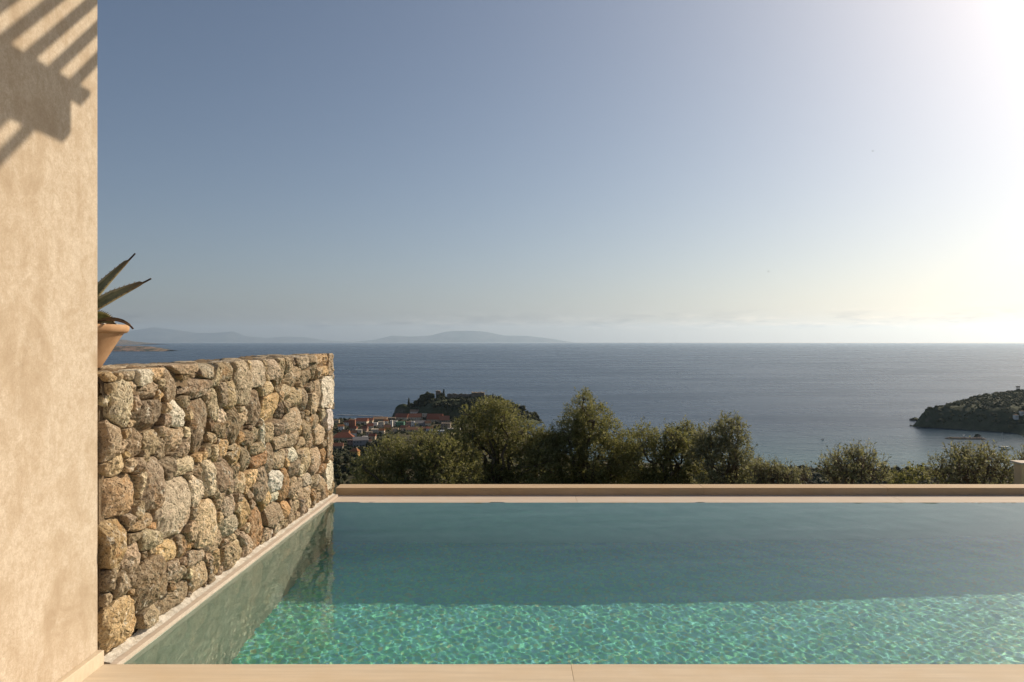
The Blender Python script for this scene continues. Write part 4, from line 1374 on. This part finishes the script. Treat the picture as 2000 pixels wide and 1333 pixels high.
def house(u, vb, w, h, kind, rh, wc, rc, rot, label):
    p = hit(u, vb)
    s = p.y / F
    W, H, RH = w * s * 1.22, h * s * 1.15, rh * s * 1.15
    Dp = min(max(W * 0.75, 6.0), 14.0)
    root = empty('house', (p.x, p.y + Dp / 2, p.z - 0.8), label, 'house', GV)
    root.rotation_euler.z = R(rot)
    x, y, z = W / 2, Dp / 2, H + 0.8
    V = [(-x, -y, 0), (x, -y, 0), (x, y, 0), (-x, y, 0), (-x, -y, z), (x, -y, z), (x, y, z), (-x, y, z)]
    Fc = [(0, 1, 5, 4), (1, 2, 6, 5), (2, 3, 7, 6), (3, 0, 4, 7)]
    e = 0.45
    if kind == 'gable':
        V += [(-x, 0, z + RH - .1), (x, 0, z + RH - .1)]; Fc += [(4, 7, 8), (5, 9, 6)]
    if kind == 'flat':
        Fc += [(4, 5, 6, 7)]
        rV = [(-x - .1, -y - .1, z + .02), (x + .1, -y - .1, z + .02), (x + .1, y + .1, z + .02), (-x - .1, y + .1, z + .02)]
        rV += [(a, b, c + 0.5) for a, b, c in rV] + [(a * .94, b * .94, c + 0.5) for a, b, c in rV] + [(a * .94, b * .94, c + 0.1) for a, b, c in rV]
        rF = []
        for k in range(4):
            n = (k + 1) % 4
            rF += [(k, n, 4 + n, 4 + k), (4 + k, 4 + n, 8 + n, 8 + k), (8 + k, 8 + n, 12 + n, 12 + k)]
        rF += [(12, 13, 14, 15)]
    else:
        t = 0.22; q = x if kind == 'gable' else x * 0.45
        rV = []
        for dz in (0.0, t):
            rV += [(-x - e, -y - e, z - .12 + dz), (x + e, -y - e, z - .12 + dz), (x + e, y + e, z - .12 + dz), (-x - e, y + e, z - .12 + dz),
                   (-q - (e if kind == 'gable' else 0), 0, z + RH + dz), (q + (e if kind == 'gable' else 0), 0, z + RH + dz)]
        rF = [(6, 7, 11, 10), (8, 9, 10, 11), (9, 6, 10), (7, 8, 11), (0, 1, 7, 6), (1, 2, 8, 7), (2, 3, 9, 8), (3, 0, 6, 9),
              (5, 1, 0, 4), (4, 3, 2, 5)]
    wl = mesh_obj('wall', V, Fc, M_WALLC, root); wl.color = (*wc, 1)
    rf = mesh_obj('roof', rV, rF, M_ROOFC, root); rf.color = (*rc, 1)
    if kind != 'flat' and w > 11:
        ch = box_obj('chimney', (0, 0, 0), (0.8, 0.8, 1.9), M_WALLC); ch.parent = rf; ch.location = (x * 0.4, y * 0.25, z + RH * 0.72 + 0.6); ch.color = (*CRM, 1)
    storeys = max(1, int(H / 3.0)); cols = max(1, min(6, int(W / 3.2)))
    for a in range(storeys):
        for b in range(cols):
            if rs.random() < 0.12: continue
            o = bpy.data.objects.new('window', ME_WIN); COL.objects.link(o); o.parent = root
            o.location = (-x + W * (b + 0.5) / cols, -y, 0.8 + H * (a + 0.55) / storeys)
            o.scale = (1.05, 0.10, min(1.5, H / storeys * 0.5))
    for a in range(storeys):
        o = bpy.data.objects.new('window', ME_WIN); COL.objects.link(o); o.parent = root
        o.location = (x, 0.0, 0.8 + H * (a + 0.55) / storeys); o.scale = (0.10, 1.1, min(1.4, H / storeys * 0.5))


for hdat in HOUSES:
    house(*hdat)

# ---- foliage for far trees
M_FAR = mat_leaf('far_foliage', [(0.0, (0.034, 0.044, 0.022)), (0.5, (0.065, 0.075, 0.036)), (0.85, (0.105, 0.108, 0.052)), (1.0, (0.15, 0.14, 0.07))], 0.8, 0.15)
M_FARD = mat_leaf('dark_foliage', [(0.0, (0.022, 0.029, 0.016)), (0.6, (0.042, 0.050, 0.026)), (1.0, (0.078, 0.080, 0.042))], 0.8, 0.1)


def far_crown(seed, kind='round', n=420):
    """unit crown: radius 1, centred at z=1; small blades through a lumpy volume"""
    rng = np.random.default_rng(seed)
    if kind == 'round':
        bl = [((0, 0, 0.9), 0.72)] + [((rng.uniform(-.55, .55), rng.uniform(-.55, .55), rng.uniform(0.55, 1.4)), rng.uniform(0.35, 0.55)) for _ in range(6)]
    else:
        bl = [((0, 0, 0.25 + 0.3 * k), 0.36 * (1 - k / 8.5) ** 0.8) for k in range(8)]
    P = []; N = []
    for c, r in bl:
        m = int(n * r * r) + 14
        d = rng.normal(size=(m, 3)); d /= np.linalg.norm(d, axis=1)[:, None]
        P.append(d * r * (rng.uniform(0.25, 1, m) ** 0.45)[:, None] + np.array(c)); N.append(d)
    P = np.concatenate(P); N = np.concatenate(N)
    a = np.cross(N, rng.normal(size=N.shape)); a /= np.linalg.norm(a, axis=1)[:, None] + 1e-9
    b = np.cross(N, a) + rng.normal(size=N.shape) * 0.35
    s = (0.16 if kind == 'round' else 0.11) * rng.uniform(0.6, 1.3, len(P))[:, None]
    V = np.stack([P - a * s, P + b * s * 0.8, P + a * s, P - b * s * 0.8], 1).reshape(-1, 3)
    return V, np.arange(len(V)).reshape(-1, 4)


CROWN_ME = []
for sd in range(5):
    V, Q = far_crown(50 + sd); o = big_mesh('crown', V, Q, M_FARD if sd in (1, 3) else M_FAR, None, False, False); CROWN_ME.append(o.data)
V, Q = far_crown(60, 'cypress', 900); CYP_ME = big_mesh('crown', V, Q, M_FARD, None, False, False).data
V, Fc = tube_mesh([limb(Vector((0, 0, -0.3)), Vector((0, 0, 0.8)), 0.09, 0.05, np.random.default_rng(1), 4, 0.03)], 6)
TRUNK_ME = mesh_obj('trunk', V, Fc, M_BARK).data
bpy.data.objects.remove([o for o in COL.objects if o.data == TRUNK_ME][0])


def far_tree(name, p, size, me, label, cat, group, tall=1.0):
    root = empty(name, p, label, cat, group)
    c = bpy.data.objects.new('crown', me); COL.objects.link(c); c.parent = root
    t = bpy.data.objects.new('trunk', TRUNK_ME); COL.objects.link(t); t.parent = root
    c.scale = (size, size, size * tall); t.scale = (size, size, size)
    c.rotation_euler.z = rs.uniform(0, 6.28)
    return root


def ridge_point(u, fz, y0, y1, v_max=2000):
    """the point of a hill that makes its skyline at photo column u"""
    best_ = None
    for y in np.arange(y0, y1, 4.0):
        x = (u - 1000) / F * y
        z = float(fz(x, y)[0])
        v = 666 - (z - EYE) / y * F
        if best_ is None or v < best_[0]: best_ = (v, x, y, z)
    return Vector(best_[1:])


ORD = ['first', 'second', 'third', 'fourth', 'fifth', 'sixth', 'seventh', 'eighth', 'ninth', 'tenth', 'eleventh', 'twelfth', 'thirteenth', 'fourteenth', 'fifteenth', 'sixteenth',
       'seventeenth', 'eighteenth', 'nineteenth', 'twentieth', 'twenty first', 'twenty second', 'twenty third', 'twenty fourth', 'twenty fifth', 'twenty sixth', 'twenty seventh', 'twenty eighth']
for n_, (u, r) in enumerate(((806, 6), (813, 8), (822, 8), (830, 9), (838, 9), (845, 8), (861, 6),  (878, 4.5), (886, 5), (894, 5), (902, 5), (911, 4.5), (927, 4.5),
               (936, 4), (951, 4.5), (958, 4.5), (972, 5), (981, 5.5), (990, 6), (1000, 6.5), (1010, 6), (1020, 7), (1029, 6), (1036, 6), (1042, 6), (1047, 6))):
    p = ridge_point(u, hill_z, 1320, 1500)
    s = r * p.y / F * rs.uniform(0.85, 1.5)
    far_tree('hilltop_tree', (p.x, p.y - rs.uniform(0, 6), p.z - s * 0.3), s, CROWN_ME[rs.randrange(5)],
             ORD[n_] + ' rounded tree from the left along the castle hill skyline', 'tree', 'trees on the castle hill skyline')
for (u, hpx, lab) in ((867, 21, 'tall dark cypress in the middle of the castle hill'), (799, 19, 'slim cypress on the left shoulder of the castle hill'),
                      (963, 13, 'short cypress right of the castle ruin'), (972, 11, 'lowest cypress on the right slope of the castle hill')):
    p = ridge_point(u, hill_z, 1320, 1500)
    s = hpx * p.y / F / 2.6
    t_ = far_tree('cypress', (p.x, p.y - 4, p.z - 1.0), s, CYP_ME, lab, 'cypress', None)
    t_.children[0].scale = (s * 1.35, s * 1.35, s)

# ---- castle ruin on the hilltop
M_RUIN = mat_plain('ruin_stone', (0.22, 0.175, 0.135), 0.95, 0.4, 0.25, 0.6, 0.05, 0.4)
pr_ = ridge_point(905, hill_z, 1330, 1480)
ruin = empty('castle_ruin', pr_, 'long ruined castle wall with square tower on the wooded hilltop', 'castle')
sc_ = pr_.y / F
def ruin_box(name, u0, u1, v0, v1, dy, dep):
    y = pr_.y + dy
    x0, x1 = (u0 - 1000) / F * y, (u1 - 1000) / F * y
    z0, z1 = EYE - (v1 - 666) / F * y, EYE - (v0 - 666) / F * y
    n = max(3, int((x1 - x0) / 2.2))
    V = []; Fc = []
    for i in range(n + 1):                       # broken crest
        x = x0 + (x1 - x0) * i / n
        zz = z1 + rs.uniform(-1.2, 0.5)
        for (yy, z) in ((y, z0 - 6), (y, zz), (y + dep, zz), (y + dep, z0 - 6)):
            V.append((x - pr_.x, yy - pr_.y, z - pr_.z))
    for i in range(n):
        a = i * 4
        Fc += [(a, a + 4, a + 5, a + 1), (a + 1, a + 5, a + 6, a + 2), (a + 2, a + 6, a + 7, a + 3)]
    Fc += [(0, 1, 2, 3), (n * 4 + 3, n * 4 + 2, n * 4 + 1, n * 4)]
    return mesh_obj(name, V, Fc, M_RUIN, ruin)
ruin_box('curtain_wall', 873, 921, 769, 783, -16, 2.0)
ruin_box('tower', 921, 946, 766, 789, -20, 16)
ruin_box('curtain_wall', 946, 968, 773, 786, -16, 2.0)
ruin_box('keep', 851, 860, 763, 784, -12, 8)
for k, (u, v) in enumerate(((880, 776), (892, 776), (906, 777), (930, 775), (939, 776), (854, 772))):
    o = bpy.data.objects.new('window', ME_WIN); COL.objects.link(o); o.parent = ruin
    dy = -20 if u > 921 else (-16 if u > 870 else -12)
    y = pr_.y + dy
    o.location = ((u - 1000) / F * y - pr_.x, dy, EYE - (v - 666) / F * y - pr_.z); o.scale = (1.6, 0.3, 2.2)


# ---- woods that read as one mass
def ico():
    bm = bmesh.new(); bmesh.ops.create_icosphere(bm, subdivisions=2, radius=1.0)
    V = np.array([v.co[:] for v in bm.verts]); Fa = np.array([[v.index for v in f.verts] for f in bm.faces]); bm.free()
    return V, Fa


IV, IF = ico()


def wood(name, pts, sizes, mat, seed, parent=None):
    rng = np.random.default_rng(seed)
    n = len(pts); pts = np.asarray(pts); sizes = np.asarray(sizes)
    J = 1 + rng.normal(size=(n, len(IV), 1)) * 0.30
    S = np.stack([sizes * rng.uniform(0.85, 1.25, n), sizes * rng.uniform(0.85, 1.25, n), sizes * rng.uniform(0.7, 1.05, n)], -1)
    V = IV[None] * J * S[:, None, :] + pts[:, None, :]
    Q = IF[None] + (np.arange(n) * len(IV))[:, None, None]
    o = big_mesh(name, V.reshape(-1, 3), Q.reshape(-1, 3), mat, parent)
    return tag(o, kind='stuff')


def scatter(fz, poly, n, rng, smin, smax, keepf=None):
    poly = np.array(poly); lo, hi = poly.min(0), poly.max(0)
    P = []; S = []
    tries = rng.uniform(lo, hi, size=(n * 4, 2))
    sd = poly_sd(tries, poly)
    tries = tries[sd > 3.0]; sd = sd[sd > 3.0]
    Z = fz(tries[:, 0], tries[:, 1])
    for (x, y), z, d in zip(tries, Z, sd):
        if len(P) >= n: break
        if keepf and not keepf(x, y, z, d): continue
        s = smin + (smax - smin) * rng.random() ** 1.7
        P.append((x, y, z + s * 0.35)); S.append(s)
    return P, S


rg_ = np.random.default_rng(5)
P_, S_ = scatter(hill_z, HILL_POLY, 1500, rg_, 1.4, 3.4,
                 lambda x, y, z, d: fbm(x, y, 1, 0.035, 3) + (0.10 if d > 22 else -0.12) > -0.08 and not (x < -196 and d < 20) and not (-190 < x < -30 and 1385 < y < 1416))
wood('hill_scrub', P_, S_, M_FARD, 3)
P_, S_ = scatter(cape_z, CAPE_POLY[:12] + [(1300, 975), (1300, 1670), (1100, 1640)] + CAPE_POLY[15:], 7000, rg_, 0.8, 3.6,
                 lambda x, y, z, d: x < 1250 and d > 6 + 12 * (fbm(x, y, 3, 0.02, 3) + 0.3) and fbm(x, y, 7, 0.05, 3) > -0.30)
wood('headland_wood', P_, S_, M_FAR, 4)
# trees between and below the houses
P_ = []; S_ = []
for _ in range(1500):
    u = rg_.uniform(640, 905); v = rg_.uniform(818, 893)
    if u > 760 and v > 850: continue
    p = hit(u, v, 500); s = rg_.uniform(1.3, 2.6)
    if p.z < SEA + 2.5: continue
    P_.append((p.x, p.y, p.z + s * 0.2)); S_.append(s)
wood('village_greenery', P_, S_, M_FARD, 6)
# scrub down to the beach at the right
P_ = []; S_ = []
for _ in range(1400):
    u = rg_.uniform(1040, 2080); v = rg_.uniform(915, 950)
    p = hit(u, v, 150); s = rg_.uniform(1.5, 4.0)
    if p.z < SEA + 2.0 or p.y > 860: continue
    P_.append((p.x, p.y, p.z + s * 0.2)); S_.append(s)
wood('coast_wood', P_, S_, M_FARD, 7)
# olive grove on the slope left of the near trees, tree by tree
grove = [(660, 903, 13), (677, 900, 12), (690, 908, 12), (655, 917, 12), (671, 916, 12), (705, 903, 14), (722, 898, 13), (686, 921, 12), (659, 931, 11),
         (674, 933, 10), (701, 924, 13), (663, 944, 10), (716, 915, 12), (712, 884, 10), (722, 872, 10), (648, 902, 12), (644, 925, 12), (733, 885, 12), (740, 870, 10), (681, 950, 11), (700, 945, 12)]
grove = sorted([g for g in grove if g[0] >= 655], key=lambda g: g[1])
for n_, (u, v, r) in enumerate(grove):
    p = hit(u, v + r * 0.7, 150)
    s = r * p.y / F * 0.95
    far_tree('grove_tree', (p.x, p.y, p.z - 0.1 * s), s, CROWN_ME[rs.randrange(5)], ORD[n_] + ' round dark tree from the top in the grove beside the stone wall', 'tree', 'trees of the slope grove')

# ---- small things in the bay
M_BOATW = mat_plain('boat_white', (0.70, 0.69, 0.66), 0.4, 0.05, 2.0, 0.0, 0.4)
M_BOATD = mat_plain('boat_dark', (0.05, 0.06, 0.07), 0.5, 0.1, 2.0, 0.0, 0.4)
M_MAST = mat_plain('mast_metal', (0.45, 0.45, 0.45), 0.4, 0.05, 2.0, 0.0, 0.5)


def hull_mesh(L, B, H, mat, parent, name='hull'):
    V = []; Fc = []
    n = 11
    for i in range(n):
        t = i / (n - 1)
        w = B / 2 * (math.sin(min(1, t * 1.9 + 0.45) * math.pi / 2) if t < 0.35 else max(0.02, (1 - ((t - 0.35) / 0.65) ** 2.2)))
        sh = H * (0.85 + 0.35 * t * t)
        x = -L / 2 + L * t
        V += [(x, -w, sh), (x, -w * 0.75, H * 0.25), (x * 0.96, 0, -0.35 * H), (x, w * 0.75, H * 0.25), (x, w, sh)]
    for i in range(n - 1):
        for k in range(4):
            a = i * 5 + k
            Fc.append((a, a + 5, a + 6, a + 1))
        Fc.append((i * 5 + 4, i * 5 + 9, i * 5 + 5, i * 5))
    Fc.append((0, 1, 2, 3, 4))
    return mesh_obj(name, V, Fc, mat, parent, False)


def boat(name, label, cat, u, v, Lpx, rot, mat, mast=0.0, cabin=True, group=None):
    y = sea_y(v); p = at(u, v, y); p.z = SEA
    L = Lpx * y / F
    root = empty(name, p, label, cat, group); root.rotation_euler.z = R(rot)
    hull_mesh(L, L * 0.30, L * 0.12, mat, root)
    if cabin:
        box_obj('cabin', (-L * 0.22, -L * 0.09, 0), (L * 0.12, L * 0.09, L * 0.10), M_BOATW, None, L * 0.015).parent = root
        root.children[-1].location = (-L * 0.03, 0, L * 0.16)
    if mast:
        H = mast * y / F
        V, Fc_ = tube_mesh([([Vector((L * 0.08, 0, L * 0.1)), Vector((L * 0.08, 0, H))], [0.11, 0.07])], 8)
        mesh_obj('mast', V, Fc_, M_MAST, root, True)
        V, Fc_ = tube_mesh([([Vector((L * 0.08, 0, L * 0.24)), Vector((-L * 0.36, 0, L * 0.25))], [0.16, 0.12])], 8)
        mesh_obj('boom', V, Fc_, M_BOATW, root, True)
        V, Fc_ = tube_mesh([([Vector((L * 0.08, 0, H)), Vector((L * 0.49, 0, L * 0.14))], [0.03, 0.03]), ([Vector((L * 0.08, 0, H)), Vector((-L * 0.48, 0, L * 0.14))], [0.03, 0.03])], 5)
        mesh_obj('rigging', V, Fc_, M_MAST, root, True)
    return root


boat('sailboat', 'white sailboat with bare mast moored below the headland', 'sailboat', 1959, 877, 19, 176, M_BOATW, 33)
boat('motorboat', 'tiny dark boat alone on the open sea', 'boat', 1607, 859, 6, 10, M_BOATD)
boat('motorboat', 'small white boat left of the jetty rock', 'boat', 1883, 851, 6, 20, M_BOATW)
boat('motorboat', 'white boat beside the rock behind the jetty', 'boat', 1913, 856, 6, -15, M_BOATW)
boat('motorboat', 'white boat touching the headland end of the jetty', 'boat', 1919, 856.5, 5, 15, M_BOATW)

M_JETTY = mat_plain('jetty_rock', (0.14, 0.12, 0.10), 0.95, 0.4, 0.4, 0.7, 0.05, 0.5)


def rough_bar(name, label, cat, u0, u1, v0, v1, wid, hgt, mat, n=60):
    y0, y1 = sea_y(v0), sea_y(v1)
    a = at(u0, v0, y0); b = at(u1, v1, y1); a.z = b.z = SEA
    root_p = a.lerp(b, 0.5)
    d = (b - a).normalized(); nrm = Vector((-d.y, d.x, 0))
    P = np.zeros((n, 7, 3))
    for i in range(n):
        t = i / (n - 1)
        e = min(1, t * 8, (1 - t) * 8 + 0.3) ** 0.5
        for j in range(7):
            q = -1 + j / 3
            h = hgt * (1 - abs(q) ** 2.2) * (1 + 0.35 * mnoise.noise(Vector((t * n * 0.7, q * 2, 3)))) * e - 0.3
            p = a.lerp(b, t) + nrm * (q * wid * e) - root_p
            P[i, j] = (p.x, p.y, h)
    o = grid_mesh(name, P, mat, None, False); o.location = root_p
    return tag(o, label, cat)


rough_bar('jetty', 'low dark rock jetty reaching left from the headland', 'jetty', 1844, 1925, 857, 858, 5.5, 3.0, M_JETTY)
rough_bar('breakwater', 'thin pale breakwater along the water behind the village', 'breakwater', 655, 748, 810.5, 813.5, 2.0, 1.6, M_GROUT)


def sea_rock(label, u, v, wpx, hpx, seed):
    y = sea_y(v); p = at(u, v, y); s = y / F
    V = IV.copy(); rng = np.random.default_rng(seed)
    V = V * (1 + rng.normal(size=(len(V), 1)) * 0.14) * np.array([wpx * s / 2, wpx * s / 2.6, hpx * s])
    o = big_mesh('sea_rock', V, IF, M_HEAD); o.location = (p.x, p.y, SEA)
    return tag(o, label, 'rock')


sea_rock('flat dark islet off the tip of the headland', 1786, 821, 19, 6, 1)
sea_rock('tiny dark rock left of the headland tip', 1779, 832, 5, 2.5, 2)
sea_rock('round dark rock behind the jetty at the headland', 1909, 855, 13, 8, 3)

# ---- lookout hut and two pale houses on the headland
p = ridge_point(1985, cape_z, 1200, 1600)
s_ = p.y / F
hut = empty('lookout_hut', (p.x, p.y - 5, p.z), 'small square open lookout hut on the headland skyline', 'hut')
for dx_ in (-1, 1):
    for dy_ in (-1, 1):
        box_obj('post', (0, 0, 0), (0.8, 0.8, 12.0), M_JETTY).parent = hut; hut.children[-1].location = (dx_ * 2.1 * 0.95, dy_ * 1.9, 4.0)
box_obj('roof', (0, 0, 0), (5.6, 5.4, 1.5), M_JETTY, None, 0.15).parent = hut; hut.children[-1].location = (0, 0, 10.6)
for (u, v, w, lab) in ((1984, 819, 7, 'lower pale house among the headland trees'), (1995, 812, 5, 'upper small pale house among the headland trees')):
    q = hit(u, v, 900)
    k_ = q.y / F
    root = empty('house', (q.x, q.y, q.z), lab, 'house')
    W = w * k_
    wl = mesh_obj('wall', [(-W / 2, -3, -1), (W / 2, -3, -1), (W / 2, 3, -1), (-W / 2, 3, -1), (-W / 2, -3, 6.5), (W / 2, -3, 6.5), (W / 2, 3, 6.5), (-W / 2, 3, 6.5)],
                  [(0, 1, 5, 4), (1, 2, 6, 5), (2, 3, 7, 6), (3, 0, 4, 7), (4, 5, 6, 7)], M_WALLC, root); wl.color = (*WHT, 1)
    rf = mesh_obj('roof', [(-W / 2 - .4, -3.4, 6.55), (W / 2 + .4, -3.4, 6.55), (W / 2 + .4, 3.4, 6.55), (-W / 2 - .4, 3.4, 6.55), (0, 0, 8.2)],
                  [(0, 1, 4), (1, 2, 4), (2, 3, 4), (3, 0, 4), (3, 2, 1, 0)], M_ROOFC, root); rf.color = (*TANR, 1)
    for b in (-0.25, 0.25):
        o = bpy.data.objects.new('window', ME_WIN); COL.objects.link(o); o.parent = root; o.location = (b * W, -3, 3.6); o.scale = (1.1, 0.1, 1.6)

# ---- birds
M_BIRD = mat_plain('bird_feather', (0.06, 0.055, 0.05), 0.8, 0.2, 20.0, 0.0)
for (u, v, lab) in ((1705, 295, 'tiny dark bird high in the pale sky'), (1501, 530, 'tiny dark bird low in the pale sky above the horizon')):
    p = at(u, v, 120.0)
    b_ = empty('bird', p, lab, 'bird')
    V = IV * np.array([0.05, 0.16, 0.05]); big_mesh('body', V, IF, M_BIRD, b_, True)
    for sgn in (-1, 1):
        mesh_obj('wing', [(sgn * .03, .07, .02), (sgn * .16, .08, .07), (sgn * .30, -.02, .05), (sgn * .15, -.03, .06), (sgn * .03, -.06, .02),
                          (sgn * .03, .07, .01), (sgn * .16, .08, .06), (sgn * .15, -.03, .05), (sgn * .03, -.06, .01)],
                 [(0, 1, 3, 4), (1, 2, 3), (8, 7, 6, 5)], M_BIRD, b_)
